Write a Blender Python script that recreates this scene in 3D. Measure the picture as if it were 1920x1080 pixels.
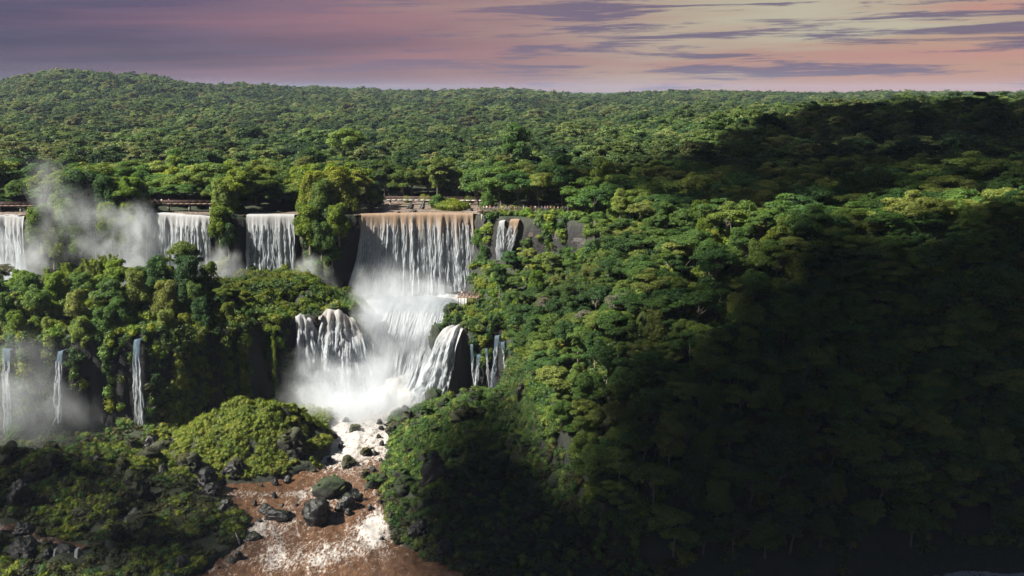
import bpy, bmesh, math, random
import numpy as np
from mathutils import Vector

for o in list(bpy.data.objects):
    bpy.data.objects.remove(o)
SC = bpy.context.scene
COL = SC.collection

# ------------------------------------------------------------------ camera
CAM_H = 95.0
PITCH = math.atan(370 / 2000)
cam_data = bpy.data.cameras.new('camera')
cam_data.sensor_width = 36.0
cam_data.lens = 36.0 * 2000 / 1920
cam_data.clip_start = 0.5
cam_data.clip_end = 60000
cam = bpy.data.objects.new('camera', cam_data)
COL.objects.link(cam)
cam.location = (0, 0, CAM_H)
cam.rotation_euler = (math.pi / 2 - PITCH, 0, 0)
SC.camera = cam

# ------------------------------------------------------------------ sun, sky, exposure
SUN_DIR = Vector((-0.66, -0.20, 0.72)).normalized()      # towards the sun
sun_data = bpy.data.lights.new('sun', 'SUN')
sun_data.energy = 5.0
sun_data.angle = math.radians(0.55)
sun_data.color = (1.0, 0.95, 0.85)
sun = bpy.data.objects.new('sun', sun_data)
COL.objects.link(sun)
sun.rotation_euler = SUN_DIR.to_track_quat('Z', 'Y').to_euler()

SC.view_settings.view_transform = 'Standard'
SC.view_settings.look = 'None'
SC.view_settings.exposure = 1.5
SC.view_settings.gamma = 1.0
SC.view_settings.use_curve_mapping = False

SC.render.engine = 'CYCLES'
cy = SC.cycles
cy.max_bounces = 8
cy.diffuse_bounces = 3
cy.glossy_bounces = 2
cy.transmission_bounces = 3
cy.volume_bounces = 6
cy.transparent_max_bounces = 12
cy.use_denoising = True
try:
    cy.denoiser = 'OPENIMAGEDENOISE'
except Exception:
    pass
cy.use_adaptive_sampling = True
cy.adaptive_threshold = 0.01
cy.volume_max_steps = 96
cy.volume_step_rate = 1.0


def nd(t, typ, **kw):
    n = t.nodes.new(typ)
    for k, v in kw.items():
        if k.startswith('i_'):
            k2 = k[2:]
            k2 = int(k2) if k2.isdigit() else k2
            n.inputs[k2].default_value = v
        else:
            setattr(n, k, v)
    return n


def lk(t, a, b):
    t.links.new(a, b)


def math_n(t, op, a, b=None, c=None, clamp=False):
    n = t.nodes.new('ShaderNodeMath')
    n.operation = op
    n.use_clamp = clamp
    for i, v in enumerate((a, b, c)):
        if v is None:
            continue
        if isinstance(v, (int, float)):
            n.inputs[i].default_value = v
        else:
            t.links.new(v, n.inputs[i])
    return n.outputs[0]


def ramp(t, fac, stops, interp='LINEAR'):
    n = t.nodes.new('ShaderNodeValToRGB')
    cr = n.color_ramp
    cr.interpolation = interp
    while len(cr.elements) < len(stops):
        cr.elements.new(0.5)
    for e, (p, c) in zip(cr.elements, stops):
        e.position = p
        if isinstance(c, (int, float)):
            c = (c, c, c)
        e.color = (c[0], c[1], c[2], 1)
    t.links.new(fac, n.inputs[0])
    return n.outputs[0]


def mixc(t, fac, a, b, mode='MIX'):
    n = t.nodes.new('ShaderNodeMix')
    n.data_type = 'RGBA'
    n.blend_type = mode
    n.clamp_factor = True
    for idx, v in ((0, fac), (6, a), (7, b)):
        if isinstance(v, (int, float)):
            n.inputs[idx].default_value = v
        elif isinstance(v, tuple):
            n.inputs[idx].default_value = (v[0], v[1], v[2], 1)
        else:
            t.links.new(v, n.inputs[idx])
    return n.outputs[2]


def noise(t, vec, scale, detail=4, rough=0.55, dist=0.0, out=0):
    n = t.nodes.new('ShaderNodeTexNoise')
    n.inputs['Scale'].default_value = scale
    n.inputs['Detail'].default_value = detail
    n.inputs['Roughness'].default_value = rough
    n.inputs['Distortion'].default_value = dist
    if vec is not None:
        t.links.new(vec, n.inputs['Vector'])
    return n.outputs[out]


def vmul(t, vec, s):
    n = t.nodes.new('ShaderNodeVectorMath')
    n.operation = 'MULTIPLY'
    t.links.new(vec, n.inputs[0])
    n.inputs[1].default_value = s
    return n.outputs[0]


def combine(t, x, y, z):
    n = t.nodes.new('ShaderNodeCombineXYZ')
    for i, v in enumerate((x, y, z)):
        if isinstance(v, (int, float)):
            n.inputs[i].default_value = v
        else:
            t.links.new(v, n.inputs[i])
    return n.outputs[0]


world = bpy.data.worlds.new('World')
SC.world = world
world.use_nodes = True
wt = world.node_tree
wt.nodes.clear()
w_out = nd(wt, 'ShaderNodeOutputWorld')
w_bg = nd(wt, 'ShaderNodeBackground')
w_sky = nd(wt, 'ShaderNodeTexSky', sky_type='NISHITA', sun_disc=False)
w_sky.sun_elevation = math.asin(SUN_DIR.z)
w_sky.sun_rotation = math.atan2(SUN_DIR.x, SUN_DIR.y)
w_sky.altitude = 200
w_sky.air_density = 1.2
w_sky.dust_density = 1.0
w_tc = nd(wt, 'ShaderNodeTexCoord')
w_sep = nd(wt, 'ShaderNodeSeparateXYZ')
lk(wt, w_tc.outputs['Generated'], w_sep.inputs[0])
X, Y, Zc = w_sep.outputs
hyp = math_n(wt, 'SQRT', math_n(wt, 'ADD', math_n(wt, 'MULTIPLY', X, X), math_n(wt, 'MULTIPLY', Y, Y)))
az = math_n(wt, 'DIVIDE', X, math_n(wt, 'MAXIMUM', hyp, 0.001))
azn = math_n(wt, 'MULTIPLY_ADD', az, 1 / 1.2, 0.5, clamp=True)
el = math_n(wt, 'MAXIMUM', Zc, 0.0)
# the broad colours of the evening overcast, from slate on one side to pale gold on the other
w_warp = noise(wt, combine(wt, math_n(wt, 'MULTIPLY', az, 3.0), math_n(wt, 'MULTIPLY', el, 22.0), Y), 1.0, 5, 0.6)
azw = math_n(wt, 'ADD', azn, math_n(wt, 'MULTIPLY_ADD', w_warp, 0.36, -0.18), clamp=True)
base = ramp(wt, azw, [(0.10, (.055, .072, .145)), (0.25, (.130, .100, .175)), (0.42, (.30, .170, .215)),
                      (0.56, (.42, .29, .27)), (0.70, (.50, .41, .31)), (0.90, (.50, .35, .28))])
low = ramp(wt, azw, [(0.10, (.110, .085, .120)), (0.35, (.190, .125, .150)), (0.55, (.42, .24, .205)),
                     (0.75, (.58, .30, .215)), (0.95, (.56, .29, .21))])
lowf = ramp(wt, el, [(0.0, 1.0), (0.045, 0.35), (0.085, 0.0)])
base = mixc(wt, lowf, base, low)
# pale bands and rosy bands
band = noise(wt, combine(wt, math_n(wt, 'MULTIPLY', az, 2.2), math_n(wt, 'MULTIPLY', math_n(wt, 'MULTIPLY_ADD', az, -0.035, el), 46.0), 3.1), 1.0, 4, 0.5)
rosy = ramp(wt, band, [(0.46, 0.0), (0.66, 0.75)])
base = mixc(wt, rosy, base, mixc(wt, azn, (.17, .11, .20), (.66, .33, .27)))
band2 = noise(wt, combine(wt, math_n(wt, 'MULTIPLY', az, 2.8), math_n(wt, 'MULTIPLY', math_n(wt, 'MULTIPLY_ADD', az, -0.02, el), 38.0), 9.7), 1.0, 4, 0.5)
pale = math_n(wt, 'MULTIPLY', ramp(wt, band2, [(0.47, 0.0), (0.62, 0.8)]), ramp(wt, azn, [(0.5, 0.0), (0.72, 1.0)]))
base = mixc(wt, pale, base, (.56, .55, .42))
# slate streak clouds
cl_vec = combine(wt, math_n(wt, 'MULTIPLY', az, 5.5), math_n(wt, 'MULTIPLY', math_n(wt, 'MULTIPLY_ADD', az, -0.014, el), 95.0), 7.3)
cl = noise(wt, cl_vec, 1.0, 9, 0.66, 0.35)
clf = math_n(wt, 'MULTIPLY', ramp(wt, cl, [(0.50, 0.0), (0.57, 0.9)]), ramp(wt, azn, [(0.25, 0.25), (0.55, 1.0)]))
base = mixc(wt, clf, base, (.175, .145, .225))
# overhead the overcast is slate grey, with blue sky showing through its gaps
w_hi = noise(wt, combine(wt, X, Y, math_n(wt, 'MULTIPLY', Zc, 1.5)), 3.0, 5, 0.6)
base = mixc(wt, ramp(wt, el, [(0.085, 0.0), (0.15, 1.0)]), base, (.036, .058, .105))
gap = math_n(wt, 'MULTIPLY', ramp(wt, w_hi, [(0.44, 0.0), (0.64, 0.22)]), ramp(wt, el, [(0.08, 0.0), (0.3, 1.0)]))
cover = math_n(wt, 'SUBTRACT', 1.0, gap, clamp=True)
w_skyc = mixc(wt, 1.0, w_sky.outputs[0], (0.05, 0.05, 0.05), 'MULTIPLY')
# the colours above are for exposure 0: allow for the exposure
base = mixc(wt, 1.0, base, (0.335, 0.335, 0.335), 'MULTIPLY')
final = mixc(wt, cover, w_skyc, base)
lk(wt, final, w_bg.inputs[0])
w_bg.inputs[1].default_value = 1.0
lk(wt, w_bg.outputs[0], w_out.inputs[0])

# ------------------------------------------------------------------ helpers
RNG = np.random.default_rng(7)
random.seed(7)


def tag(o, label=None, cat=None, group=None, kind=None):
    if label:
        o['label'] = label
    if cat:
        o['category'] = cat
    if group:
        o['group'] = group
    if kind:
        o['kind'] = kind
    return o


def empty(name, loc=(0, 0, 0), rz=0.0):
    o = bpy.data.objects.new(name, None)
    COL.objects.link(o)
    o.location = loc
    o.rotation_euler = (0, 0, rz)
    return o


def mesh_np(name, V, F, mat=None, smooth=False, tint=None, uv=None):
    """V (n,3); F list of (m,k) arrays of equal-size faces."""
    me = bpy.data.meshes.new(name)
    V = np.asarray(V, np.float32)
    if isinstance(F, np.ndarray):
        F = [F]
    F = [np.asarray(f, np.int32) for f in F if len(f)]
    me.vertices.add(len(V))
    me.vertices.foreach_set('co', V.ravel())
    nl = sum(f.size for f in F)
    npoly = sum(len(f) for f in F)
    me.loops.add(nl)
    me.polygons.add(npoly)
    li = np.concatenate([f.ravel() for f in F])
    starts, s = [], 0
    for f in F:
        k = f.shape[1]
        starts.append(s + np.arange(len(f)) * k)
        s += f.size
    me.loops.foreach_set('vertex_index', li)
    me.polygons.foreach_set('loop_start', np.concatenate(starts).astype(np.int32))
    if smooth:
        me.polygons.foreach_set('use_smooth', np.ones(npoly, bool))
    me.update(calc_edges=True)
    if tint is not None:
        a = me.attributes.new('tint', 'FLOAT', 'POINT')
        a.data.foreach_set('value', np.asarray(tint, np.float32))
    if uv is not None:
        u = me.uv_layers.new(name='UVMap')
        u.data.foreach_set('uv', np.asarray(uv, np.float32)[li].ravel())
    if mat:
        me.materials.append(mat)
    return me


def obj(name, me, parent=None, loc=None):
    o = bpy.data.objects.new(name, me)
    COL.objects.link(o)
    if parent is not None:
        o.parent = parent
    if loc is not None:
        o.location = loc
    return o


def copy_tree(o, parent=None):
    c = o.copy()
    COL.objects.link(c)
    c.parent = parent
    for ch in o.children:
        copy_tree(ch, c)
    return c


def _hash(ix, iy, iz, seed):
    h = (ix.astype(np.int64) * 374761393 + iy.astype(np.int64) * 668265263 + iz.astype(np.int64) * 2147483647 + seed * 974634777) & 0xFFFFFFFF
    h = ((h ^ (h >> 13)) * 1274126177) & 0xFFFFFFFF
    h = (h ^ (h >> 16)) & 0xFFFFFFFF
    return h.astype(np.float64) / 4294967295.0


def vnoise(x, y, z=0.0, seed=0):
    x, y, z = np.broadcast_arrays(np.asarray(x, float), np.asarray(y, float), np.asarray(z, float))
    ix, iy, iz = np.floor(x), np.floor(y), np.floor(z)
    fx, fy, fz = x - ix, y - iy, z - iz
    fx, fy, fz = (f * f * (3 - 2 * f) for f in (fx, fy, fz))
    r = 0
    for dx in (0, 1):
        for dy in (0, 1):
            for dz in (0, 1):
                w = (fx if dx else 1 - fx) * (fy if dy else 1 - fy) * (fz if dz else 1 - fz)
                r = r + w * _hash(ix + dx, iy + dy, iz + dz, seed)
    return r


def fbm(x, y, z=0.0, seed=0, octv=4, gain=0.5):
    r, a, f, tot = 0, 1.0, 1.0, 0
    for i in range(octv):
        r = r + a * vnoise(np.asarray(x) * f, np.asarray(y) * f, np.asarray(z) * f, seed + i)
        tot += a
        a *= gain
        f *= 2.03
    return r / tot


def sstep(a, b, x):
    t = np.clip((np.asarray(x, float) - a) / (b - a), 0, 1)
    return t * t * (3 - 2 * t)


def polyline(px, py, pts):
    """signed distance (positive to the left of travel) and parameter along an open polyline"""
    px = np.asarray(px, float)
    py = np.asarray(py, float)
    best = np.full(px.shape, 1e18)
    sgn = np.ones(px.shape)
    par = np.zeros(px.shape)
    for i in range(len(pts) - 1):
        ax, ay = pts[i][:2]
        bx, by = pts[i + 1][:2]
        dx, dy = bx - ax, by - ay
        L2 = dx * dx + dy * dy
        t = np.clip(((px - ax) * dx + (py - ay) * dy) / L2, 0, 1)
        qx, qy = px - ax - t * dx, py - ay - t * dy
        d = qx * qx + qy * qy
        m = d < best
        best = np.where(m, d, best)
        cr = dx * (py - ay) - dy * (px - ax)
        sgn = np.where(m, np.where(cr >= 0, 1.0, -1.0), sgn)
        par = np.where(m, i + t, par)
    return np.sqrt(best) * sgn, par


def along(par, vals):
    return np.interp(par, np.arange(len(vals)), vals)


def blend_along(px, py, pts, vals, power=2.0):
    # values given along a polyline, blended smoothly by distance to it
    par = np.arange(0, len(pts) - 1 + 1e-6, 0.5)
    qx = np.interp(par, np.arange(len(pts)), [p[0] for p in pts])
    qy = np.interp(par, np.arange(len(pts)), [p[1] for p in pts])
    qv = along(par, vals)
    num = np.zeros(np.shape(px))
    den = np.zeros(np.shape(px))
    for a, b, v in zip(qx, qy, qv):
        w = 1.0 / (((px - a) ** 2 + (py - b) ** 2) + 4.0) ** power
        num = num + w * v
        den = den + w
    return num / den


# ------------------------------------------------------------------ the lie of the land
E_UP = [(-420, 345), (-170, 341), (-150, 338), (-135, 342), (-118, 343.5), (-97, 341), (-91, 338), (-85, 339.5), (-69, 339.5), (-60, 336),
        (-48.5, 340.5), (-30, 343), (-12.4, 343.5), (-8, 337), (-3, 333), (4, 331), (12, 328), (22, 321), (36, 302), (46, 282),
        (58, 267), (78, 259), (100, 253), (130, 249), (420, 240)]
Z_UP = [56] * 19 + [56.5, 57, 58.5, 61, 64, 66]
L_L = [(-420, 260), (-131, 265), (-110, 268), (-97, 271), (-80, 281), (-67, 292), (-60, 297), (-52, 300), (-46, 303.5), (-44, 312), (-46, 325), (-54, 345)]
L_R = [(-9, 347), (-13, 325), (-17, 306), (-20, 298), (-14, 293.5), (-4, 291.5), (8, 288)]
FOOT = [(-12, 324), (-4, 300), (0, 282), (4, 263), (9, 232), (15, 206), (30, 193), (60, 191), (91, 206), (130, 202), (420, 200)]
Z_FOOT = [31, 29, 25, 26, 20, 11, 4, 2, 1.5, 1.5, 1.5]
W_R = [(-19, 300), (-33, 280), (-31.5, 258), (-31, 240), (-25.5, 214), (-9.6, 199), (6, 191), (40, 186), (90, 200), (104, 199.5), (160, 193), (420, 190)]
W_L = [(-48, 300), (-49, 277), (-46.5, 262), (-48, 250), (-56, 244), (-69, 241), (-66, 232), (-58, 222), (-57, 213), (-62, 199), (-70, 180), (-80, 120)]


def river_z(y):
    return np.interp(y, [100, 160, 198, 214, 221, 229, 240, 257, 277, 295], [-2.0, -1.0, 0, 0.7, 1.1, 2.4, 2.7, 3.8, 6.5, 8.5])


def far_z(x, y):
    d = np.asarray(y, float)
    z = np.interp(d, [300, 420, 800, 1150, 1500, 1900, 2300, 2900, 4500], [56, 56, 57, 59, 64, 71, 77, 70, 45])
    b = x / np.maximum(d, 1)
    crest = np.interp(b, [-.60, -.48, -.43, -.40, -.36, -.33, -.29, -.26, -.18, -.10, -.03, .03, .08, .13, .17, .24, .32, .45, .6],
                      [10, 22, 43, 45, 38, 35, 22, 19, 14, 9, 13, 8, 3, 7, 9, 3, 1, 2, 0])
    hill = (crest - 2) * sstep(900, 1850, d) * (1 - sstep(2200, 2900, d))
    hill2 = 0
    right = 20 * sstep(0.02, 0.36, b) * sstep(330, 650, d) * (1 - sstep(800, 1300, d))
    mid = -3 * np.exp(-((b + 0.02) / 0.2) ** 2) * sstep(500, 900, d)
    rough = (fbm(x / 160, d / 160, seed=31) - 0.5) * 16 * sstep(420, 900, d) + (fbm(x / 60, d / 60, seed=35) - 0.5) * 5 * sstep(380, 600, d)
    return z + hill + hill2 + right + mid + rough


def ground_z(x, y):
    x = np.asarray(x, float)
    y = np.asarray(y, float)
    wob = (fbm(x / 7, y / 7, seed=3) - 0.5)
    rz = river_z(y)
    dl, _ = polyline(x, y, W_L)            # positive east of the left bank's edge (travelling south: left is east)
    dr, _ = polyline(x, y, W_R)            # positive on the right bank
    # banks and river bed
    lump = fbm(x / 5.5, y / 5.5, seed=11, octv=4)
    lumpb = fbm(x / 16, y / 16, seed=14, octv=3)
    left = np.maximum(-dl, 0)
    h_l = rz + 0.9 * np.minimum(left, 1.2) + 0.10 * left * (1 - sstep(40, 70, left) * 0.4) * (1 - 0.85 * sstep(244, 258, y)) + sstep(1, 8, left) * ((lump - 0.42) * 5.5 + (lumpb - 0.45) * 5)
    mound = np.exp(-(((x + 65) / 14.0) ** 2 + ((y - 262) / 9.0) ** 2) ** 1.2)
    h_l = np.where(left > 0, np.maximum(h_l * (1 - mound) + mound * (16.5 + (lump - 0.5) * 11), h_l * (1 - mound * 0.5)), h_l)
    right = np.maximum(dr, 0)
    h_r = rz + 0.9 * np.minimum(right, 1.0) + 0.27 * right + sstep(1, 7, right) * ((lump - 0.40) * 4.0 + (lumpb - 0.45) * 4)
    h_r = np.minimum(h_r, rz + 13)
    h = np.where(left > 0, h_l, np.where(right > 0, h_r, rz - 1.6 - (lump - 0.5)))
    # the steep white-water chute inside the gorge
    sl, pl = polyline(x, y, L_L)
    sr, pr = polyline(x, y, L_R)
    sl = sl + wob * 5 + (fbm(x / 14, y / 14, seed=6) - 0.5) * 9 * sstep(-66, -74, x)
    sr = sr + wob * 4
    chute = np.interp(y, [280, 288, 296, 306, 318, 332, 345], [5.5, 7, 11, 18, 24, 29, 29.5])
    h = np.where((y > 280) & (x > -60) & (x < 0), np.maximum(chute - 1.2 + (lump - 0.5) * 1.5, np.where(y > 284, 0, h)), h)
    # middle shelves
    isl = 32 + 5.5 * sstep(4, 18, sl) * (1 - sstep(30, 48, sl)) + (lump - 0.5) * 2.5
    isl = isl - 4.0 * sstep(-64, -50, x) * sstep(300, 322, y) * 0.3
    h = h + (np.maximum(isl, h) - h) * sstep(-2.6, 1.4, sl) * (y < 352)
    shr = 30.0 + (lump - 0.5) * 2.5 + 0.10 * np.maximum(x + 12, 0)
    h = h + (np.maximum(shr, h) - h) * sstep(-2.4, 1.4, sr) * (y < 352) * (x < 14)
    # the forested flank on the right
    sf, pf = polyline(x, y, FOOT)
    su, pu = polyline(x, y, E_UP)
    zf = blend_along(x, y, FOOT, Z_FOOT)
    zu = along(pu, Z_UP)
    df = np.maximum(sf, 0)
    du = np.maximum(-su, 0)
    t = df / np.maximum(df + du, 0.01)
    zst = zu - 13 * (1 - sstep(16, 38, x))
    slope = zf + (zst - zf) * (0.25 * t + 0.75 * t ** 0.85) + (lumpb - 0.5) * 7 * np.sin(np.pi * np.clip(t, 0, 1))
    h = np.where(x > -14, h + (np.maximum(slope, h) - h) * sstep(-2.0, 1.2, sf + wob * 3), h)
    # the upper plateau
    up = np.where(y < 420, zu * (1 - sstep(330, 420, y)) + far_z(x, y) * sstep(330, 420, y), far_z(x, y))
    dip = 5.0 * sstep(4, 14, su) * (1 - sstep(26, 60, su)) * sstep(25, 60, x)
    up = up - dip + (lump - 0.5) * 1.2 * sstep(2, 8, su)
    # the shallow upper river behind the three big lips
    up = up - 1.3 * sstep(-53, -47, x) * (1 - sstep(-14, -9, x)) * (1 - sstep(376, 384, y))
    for a, b in ((-86, -68), (-119, -96), (-190, -154)):
        up = up - 1.1 * sstep(a - 2, a + 1, x) * (1 - sstep(b - 1, b + 2, x)) * (1 - sstep(358, 366, y))
    cw = np.where(x < 22, 1.0, 4.0)
    h = h + (up - h) * sstep(-2.0 * cw, 0.8, su + wob * 3 * (x > 0))
    return np.where(y > 400, far_z(x, y), h)


def unp(px, py, z=None, D=None):
    """where a sight line of the survey photograph meets a level (z) or a distance (D)"""
    dx, dy = px - 960, 540 - py
    d = (dx, 2000 * math.cos(PITCH) + dy * math.sin(PITCH), -2000 * math.sin(PITCH) + dy * math.cos(PITCH))
    t = (z - CAM_H) / d[2] if z is not None else D / d[1]
    return (d[0] * t, d[1] * t, CAM_H + d[2] * t)


def in_view(x, y, z, m=0.06):
    zz = z - CAM_H
    f = y * math.cos(PITCH) - zz * math.sin(PITCH)
    u = y * math.sin(PITCH) + zz * math.cos(PITCH)
    a = x / np.maximum(f, 1)
    b = u / np.maximum(f, 1)
    return (np.abs(a) < 0.48 + m) & (b > -0.27 - m) & (b < 0.27 + m) & (f > 10)


def ground_hit(px, py):
    d = np.array(unp(px, py, D=1.0)) - np.array([0, 0, CAM_H])
    t = np.arange(150, 330, 0.25)
    zz = CAM_H + d[2] * t
    gz_ = ground_z(d[0] * t, t)
    i = int(np.argmax(zz < gz_))
    return (d[0] * t[i], t[i], gz_[i])


STREAM = [ground_hit(px, py) for px, py in ((-20, 985), (20, 990), (45, 995), (62, 1008), (85, 1015), (110, 1022), (140, 1028), (158, 1031))]

# ------------------------------------------------------------------ materials
def new_mat(name):
    m = bpy.data.materials.new(name)
    m.use_nodes = True
    t = m.node_tree
    t.nodes.clear()
    return m, t, nd(t, 'ShaderNodeOutputMaterial')


def leaf_mat(name, stops, trans=0.35, tintamt=0.5, rough=0.55):
    m, t, out = new_mat(name)
    oi = nd(t, 'ShaderNodeObjectInfo')
    at = nd(t, 'ShaderNodeAttribute', attribute_name='tint')
    g = nd(t, 'ShaderNodeNewGeometry')
    col = ramp(t, oi.outputs['Random'], stops)
    big = noise(t, g.outputs['Position'], 0.22, 3)
    col = mixc(t, math_n(t, 'MULTIPLY', ramp(t, big, [(0.35, 0.0), (0.7, 1.0)]), 0.55), col,
               mixc(t, 1.0, col, (1.35, 1.25, 0.85), 'MULTIPLY'))
    patch = noise(t, g.outputs['Position'], 0.014, 4, 0.6)
    col = mixc(t, 1.0, col, ramp(t, patch, [(0.35, 0.6), (0.65, 1.4)]), 'MULTIPLY')
    br = math_n(t, 'MULTIPLY_ADD', at.outputs['Fac'], tintamt * 1.4, 1.0 - tintamt * 0.7)
    cb = nd(t, 'ShaderNodeVectorMath', operation='SCALE')
    lk(t, col, cb.inputs[0])
    lk(t, br, cb.inputs['Scale'])
    pb = nd(t, 'ShaderNodeBsdfPrincipled')
    pb.inputs['Roughness'].default_value = rough
    pb.inputs['Specular IOR Level'].default_value = 0.25
    lk(t, cb.outputs[0], pb.inputs['Base Color'])
    tr = nd(t, 'ShaderNodeBsdfTranslucent')
    lk(t, mixc(t, 1.0, cb.outputs[0], (1.5, 1.35, 0.6), 'MULTIPLY'), tr.inputs['Color'])
    mx = nd(t, 'ShaderNodeMixShader')
    mx.inputs[0].default_value = trans
    lk(t, pb.outputs[0], mx.inputs[1])
    lk(t, tr.outputs[0], mx.inputs[2])
    lk(t, mx.outputs[0], out.inputs[0])
    return m


M = {}
M['leaf'] = leaf_mat('broadleaf_foliage', [(0.0, (0.031, 0.078, 0.023)), (0.3, (0.055, 0.116, 0.027)), (0.6, (0.082, 0.144, 0.030)), (0.85, (0.124, 0.176, 0.036)), (1.0, (0.160, 0.189, 0.050))])
M['leaf_far'] = leaf_mat('distant_foliage', [(0.0, (0.021, 0.049, 0.022)), (0.25, (0.039, 0.079, 0.028)), (0.5, (0.067, 0.115, 0.037)), (0.75, (0.096, 0.142, 0.044)), (1.0, (0.134, 0.153, 0.067))], tintamt=0.8)
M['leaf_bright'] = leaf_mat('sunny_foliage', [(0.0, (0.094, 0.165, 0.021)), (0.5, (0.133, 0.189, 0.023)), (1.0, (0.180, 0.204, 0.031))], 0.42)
M['leaf_yellow'] = leaf_mat('yellow_flowering_foliage', [(0.0, (0.192, 0.180, 0.024)), (1.0, (0.216, 0.180, 0.024))], 0.3)
M['leaf_grey'] = leaf_mat('grey_twiggy_foliage', [(0.0, (0.102, 0.114, 0.078)), (1.0, (0.138, 0.132, 0.096))], 0.2)
M['leaf_bamboo'] = leaf_mat('bamboo_foliage', [(0.0, (0.120, 0.181, 0.025)), (1.0, (0.162, 0.204, 0.033))], 0.45)
M['leaf_palm'] = leaf_mat('palm_fronds', [(0.0, (0.065, 0.117, 0.029)), (1.0, (0.111, 0.150, 0.039))], 0.3)
M['leaf_vine'] = leaf_mat('hanging_vine_foliage', [(0.0, (0.029, 0.064, 0.020)), (0.6, (0.053, 0.096, 0.025)), (1.0, (0.099, 0.129, 0.032))], 0.3)
M['moss'] = leaf_mat('moss_and_grass', [(0.0, (0.083, 0.127, 0.016)), (0.5, (0.121, 0.165, 0.020)), (1.0, (0.165, 0.182, 0.030))], 0.38)
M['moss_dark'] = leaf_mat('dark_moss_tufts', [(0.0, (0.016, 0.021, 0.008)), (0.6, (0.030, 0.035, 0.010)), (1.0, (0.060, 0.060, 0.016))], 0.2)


def bark_mat():
    m, t, out = new_mat('bark')
    g = nd(t, 'ShaderNodeTexCoord')
    n = noise(t, vmul(t, g.outputs['Object'], (3, 3, 0.6)), 1.5, 5)
    pb = nd(t, 'ShaderNodeBsdfPrincipled')
    lk(t, ramp(t, n, [(0.3, (.07, .055, .04)), (0.7, (.20, .17, .135))]), pb.inputs['Base Color'])
    pb.inputs['Roughness'].default_value = 0.9
    lk(t, pb.outputs[0], out.inputs[0])
    return m


M['bark'] = bark_mat()


def rock_mat(name, dark, light, moss=None, moss_lo=0.25, moss_hi=0.7, rough=0.75, scale=0.5, streak=False):
    m, t, out = new_mat(name)
    g = nd(t, 'ShaderNodeNewGeometry')
    pos = g.outputs['Position']
    v = vmul(t, pos, (1, 1, 0.22)) if streak else pos
    n = noise(t, v, scale, 6, 0.62)
    n2 = noise(t, pos, scale * 5, 5, 0.6)
    col = ramp(t, n, [(0.32, dark), (0.68, light)])
    col = mixc(t, 1.0, col, ramp(t, n2, [(0.3, 0.55), (0.7, 1.3)]), 'MULTIPLY')
    if moss:
        sx = nd(t, 'ShaderNodeSeparateXYZ')
        lk(t, g.outputs['Normal'], sx.inputs[0])
        nm = noise(t, pos, scale * 1.6, 5, 0.65)
        f = math_n(t, 'ADD', sx.outputs[2], math_n(t, 'MULTIPLY_ADD', nm, 1.3, -0.65))
        f = ramp(t, f, [(moss_lo, 0.0), (moss_hi, 1.0)])
        nm2 = noise(t, pos, 1.3, 5, 0.6)
        col = mixc(t, f, col, ramp(t, nm2, [(0.3, moss[0]), (0.7, moss[1])]))
    pb = nd(t, 'ShaderNodeBsdfPrincipled')
    lk(t, col, pb.inputs['Base Color'])
    pb.inputs['Roughness'].default_value = rough
    bp = nd(t, 'ShaderNodeBump')
    bp.inputs['Strength'].default_value = 0.9
    bp.inputs['Distance'].default_value = 0.35
    lk(t, noise(t, pos, scale * 3.5, 7, 0.65), bp.inputs['Height'])
    lk(t, bp.outputs[0], pb.inputs['Normal'])
    lk(t, pb.outputs[0], out.inputs[0])
    return m


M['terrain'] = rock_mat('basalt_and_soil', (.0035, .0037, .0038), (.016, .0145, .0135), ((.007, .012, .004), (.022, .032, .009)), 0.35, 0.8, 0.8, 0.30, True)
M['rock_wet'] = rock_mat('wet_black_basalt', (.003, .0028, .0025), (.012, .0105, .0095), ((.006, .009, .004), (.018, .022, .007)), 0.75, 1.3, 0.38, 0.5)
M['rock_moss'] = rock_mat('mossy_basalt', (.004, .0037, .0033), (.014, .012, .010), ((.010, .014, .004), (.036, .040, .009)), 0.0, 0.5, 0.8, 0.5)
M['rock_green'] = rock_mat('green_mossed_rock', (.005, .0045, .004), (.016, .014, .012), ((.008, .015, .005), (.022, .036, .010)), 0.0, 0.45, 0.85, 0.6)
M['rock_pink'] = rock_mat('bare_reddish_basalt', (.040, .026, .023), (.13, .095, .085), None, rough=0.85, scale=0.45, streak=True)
M['rock_pale'] = rock_mat('bare_pale_rock_face', (.022, .021, .020), (.14, .132, .12), None, rough=0.85, scale=0.5, streak=True)


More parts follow.
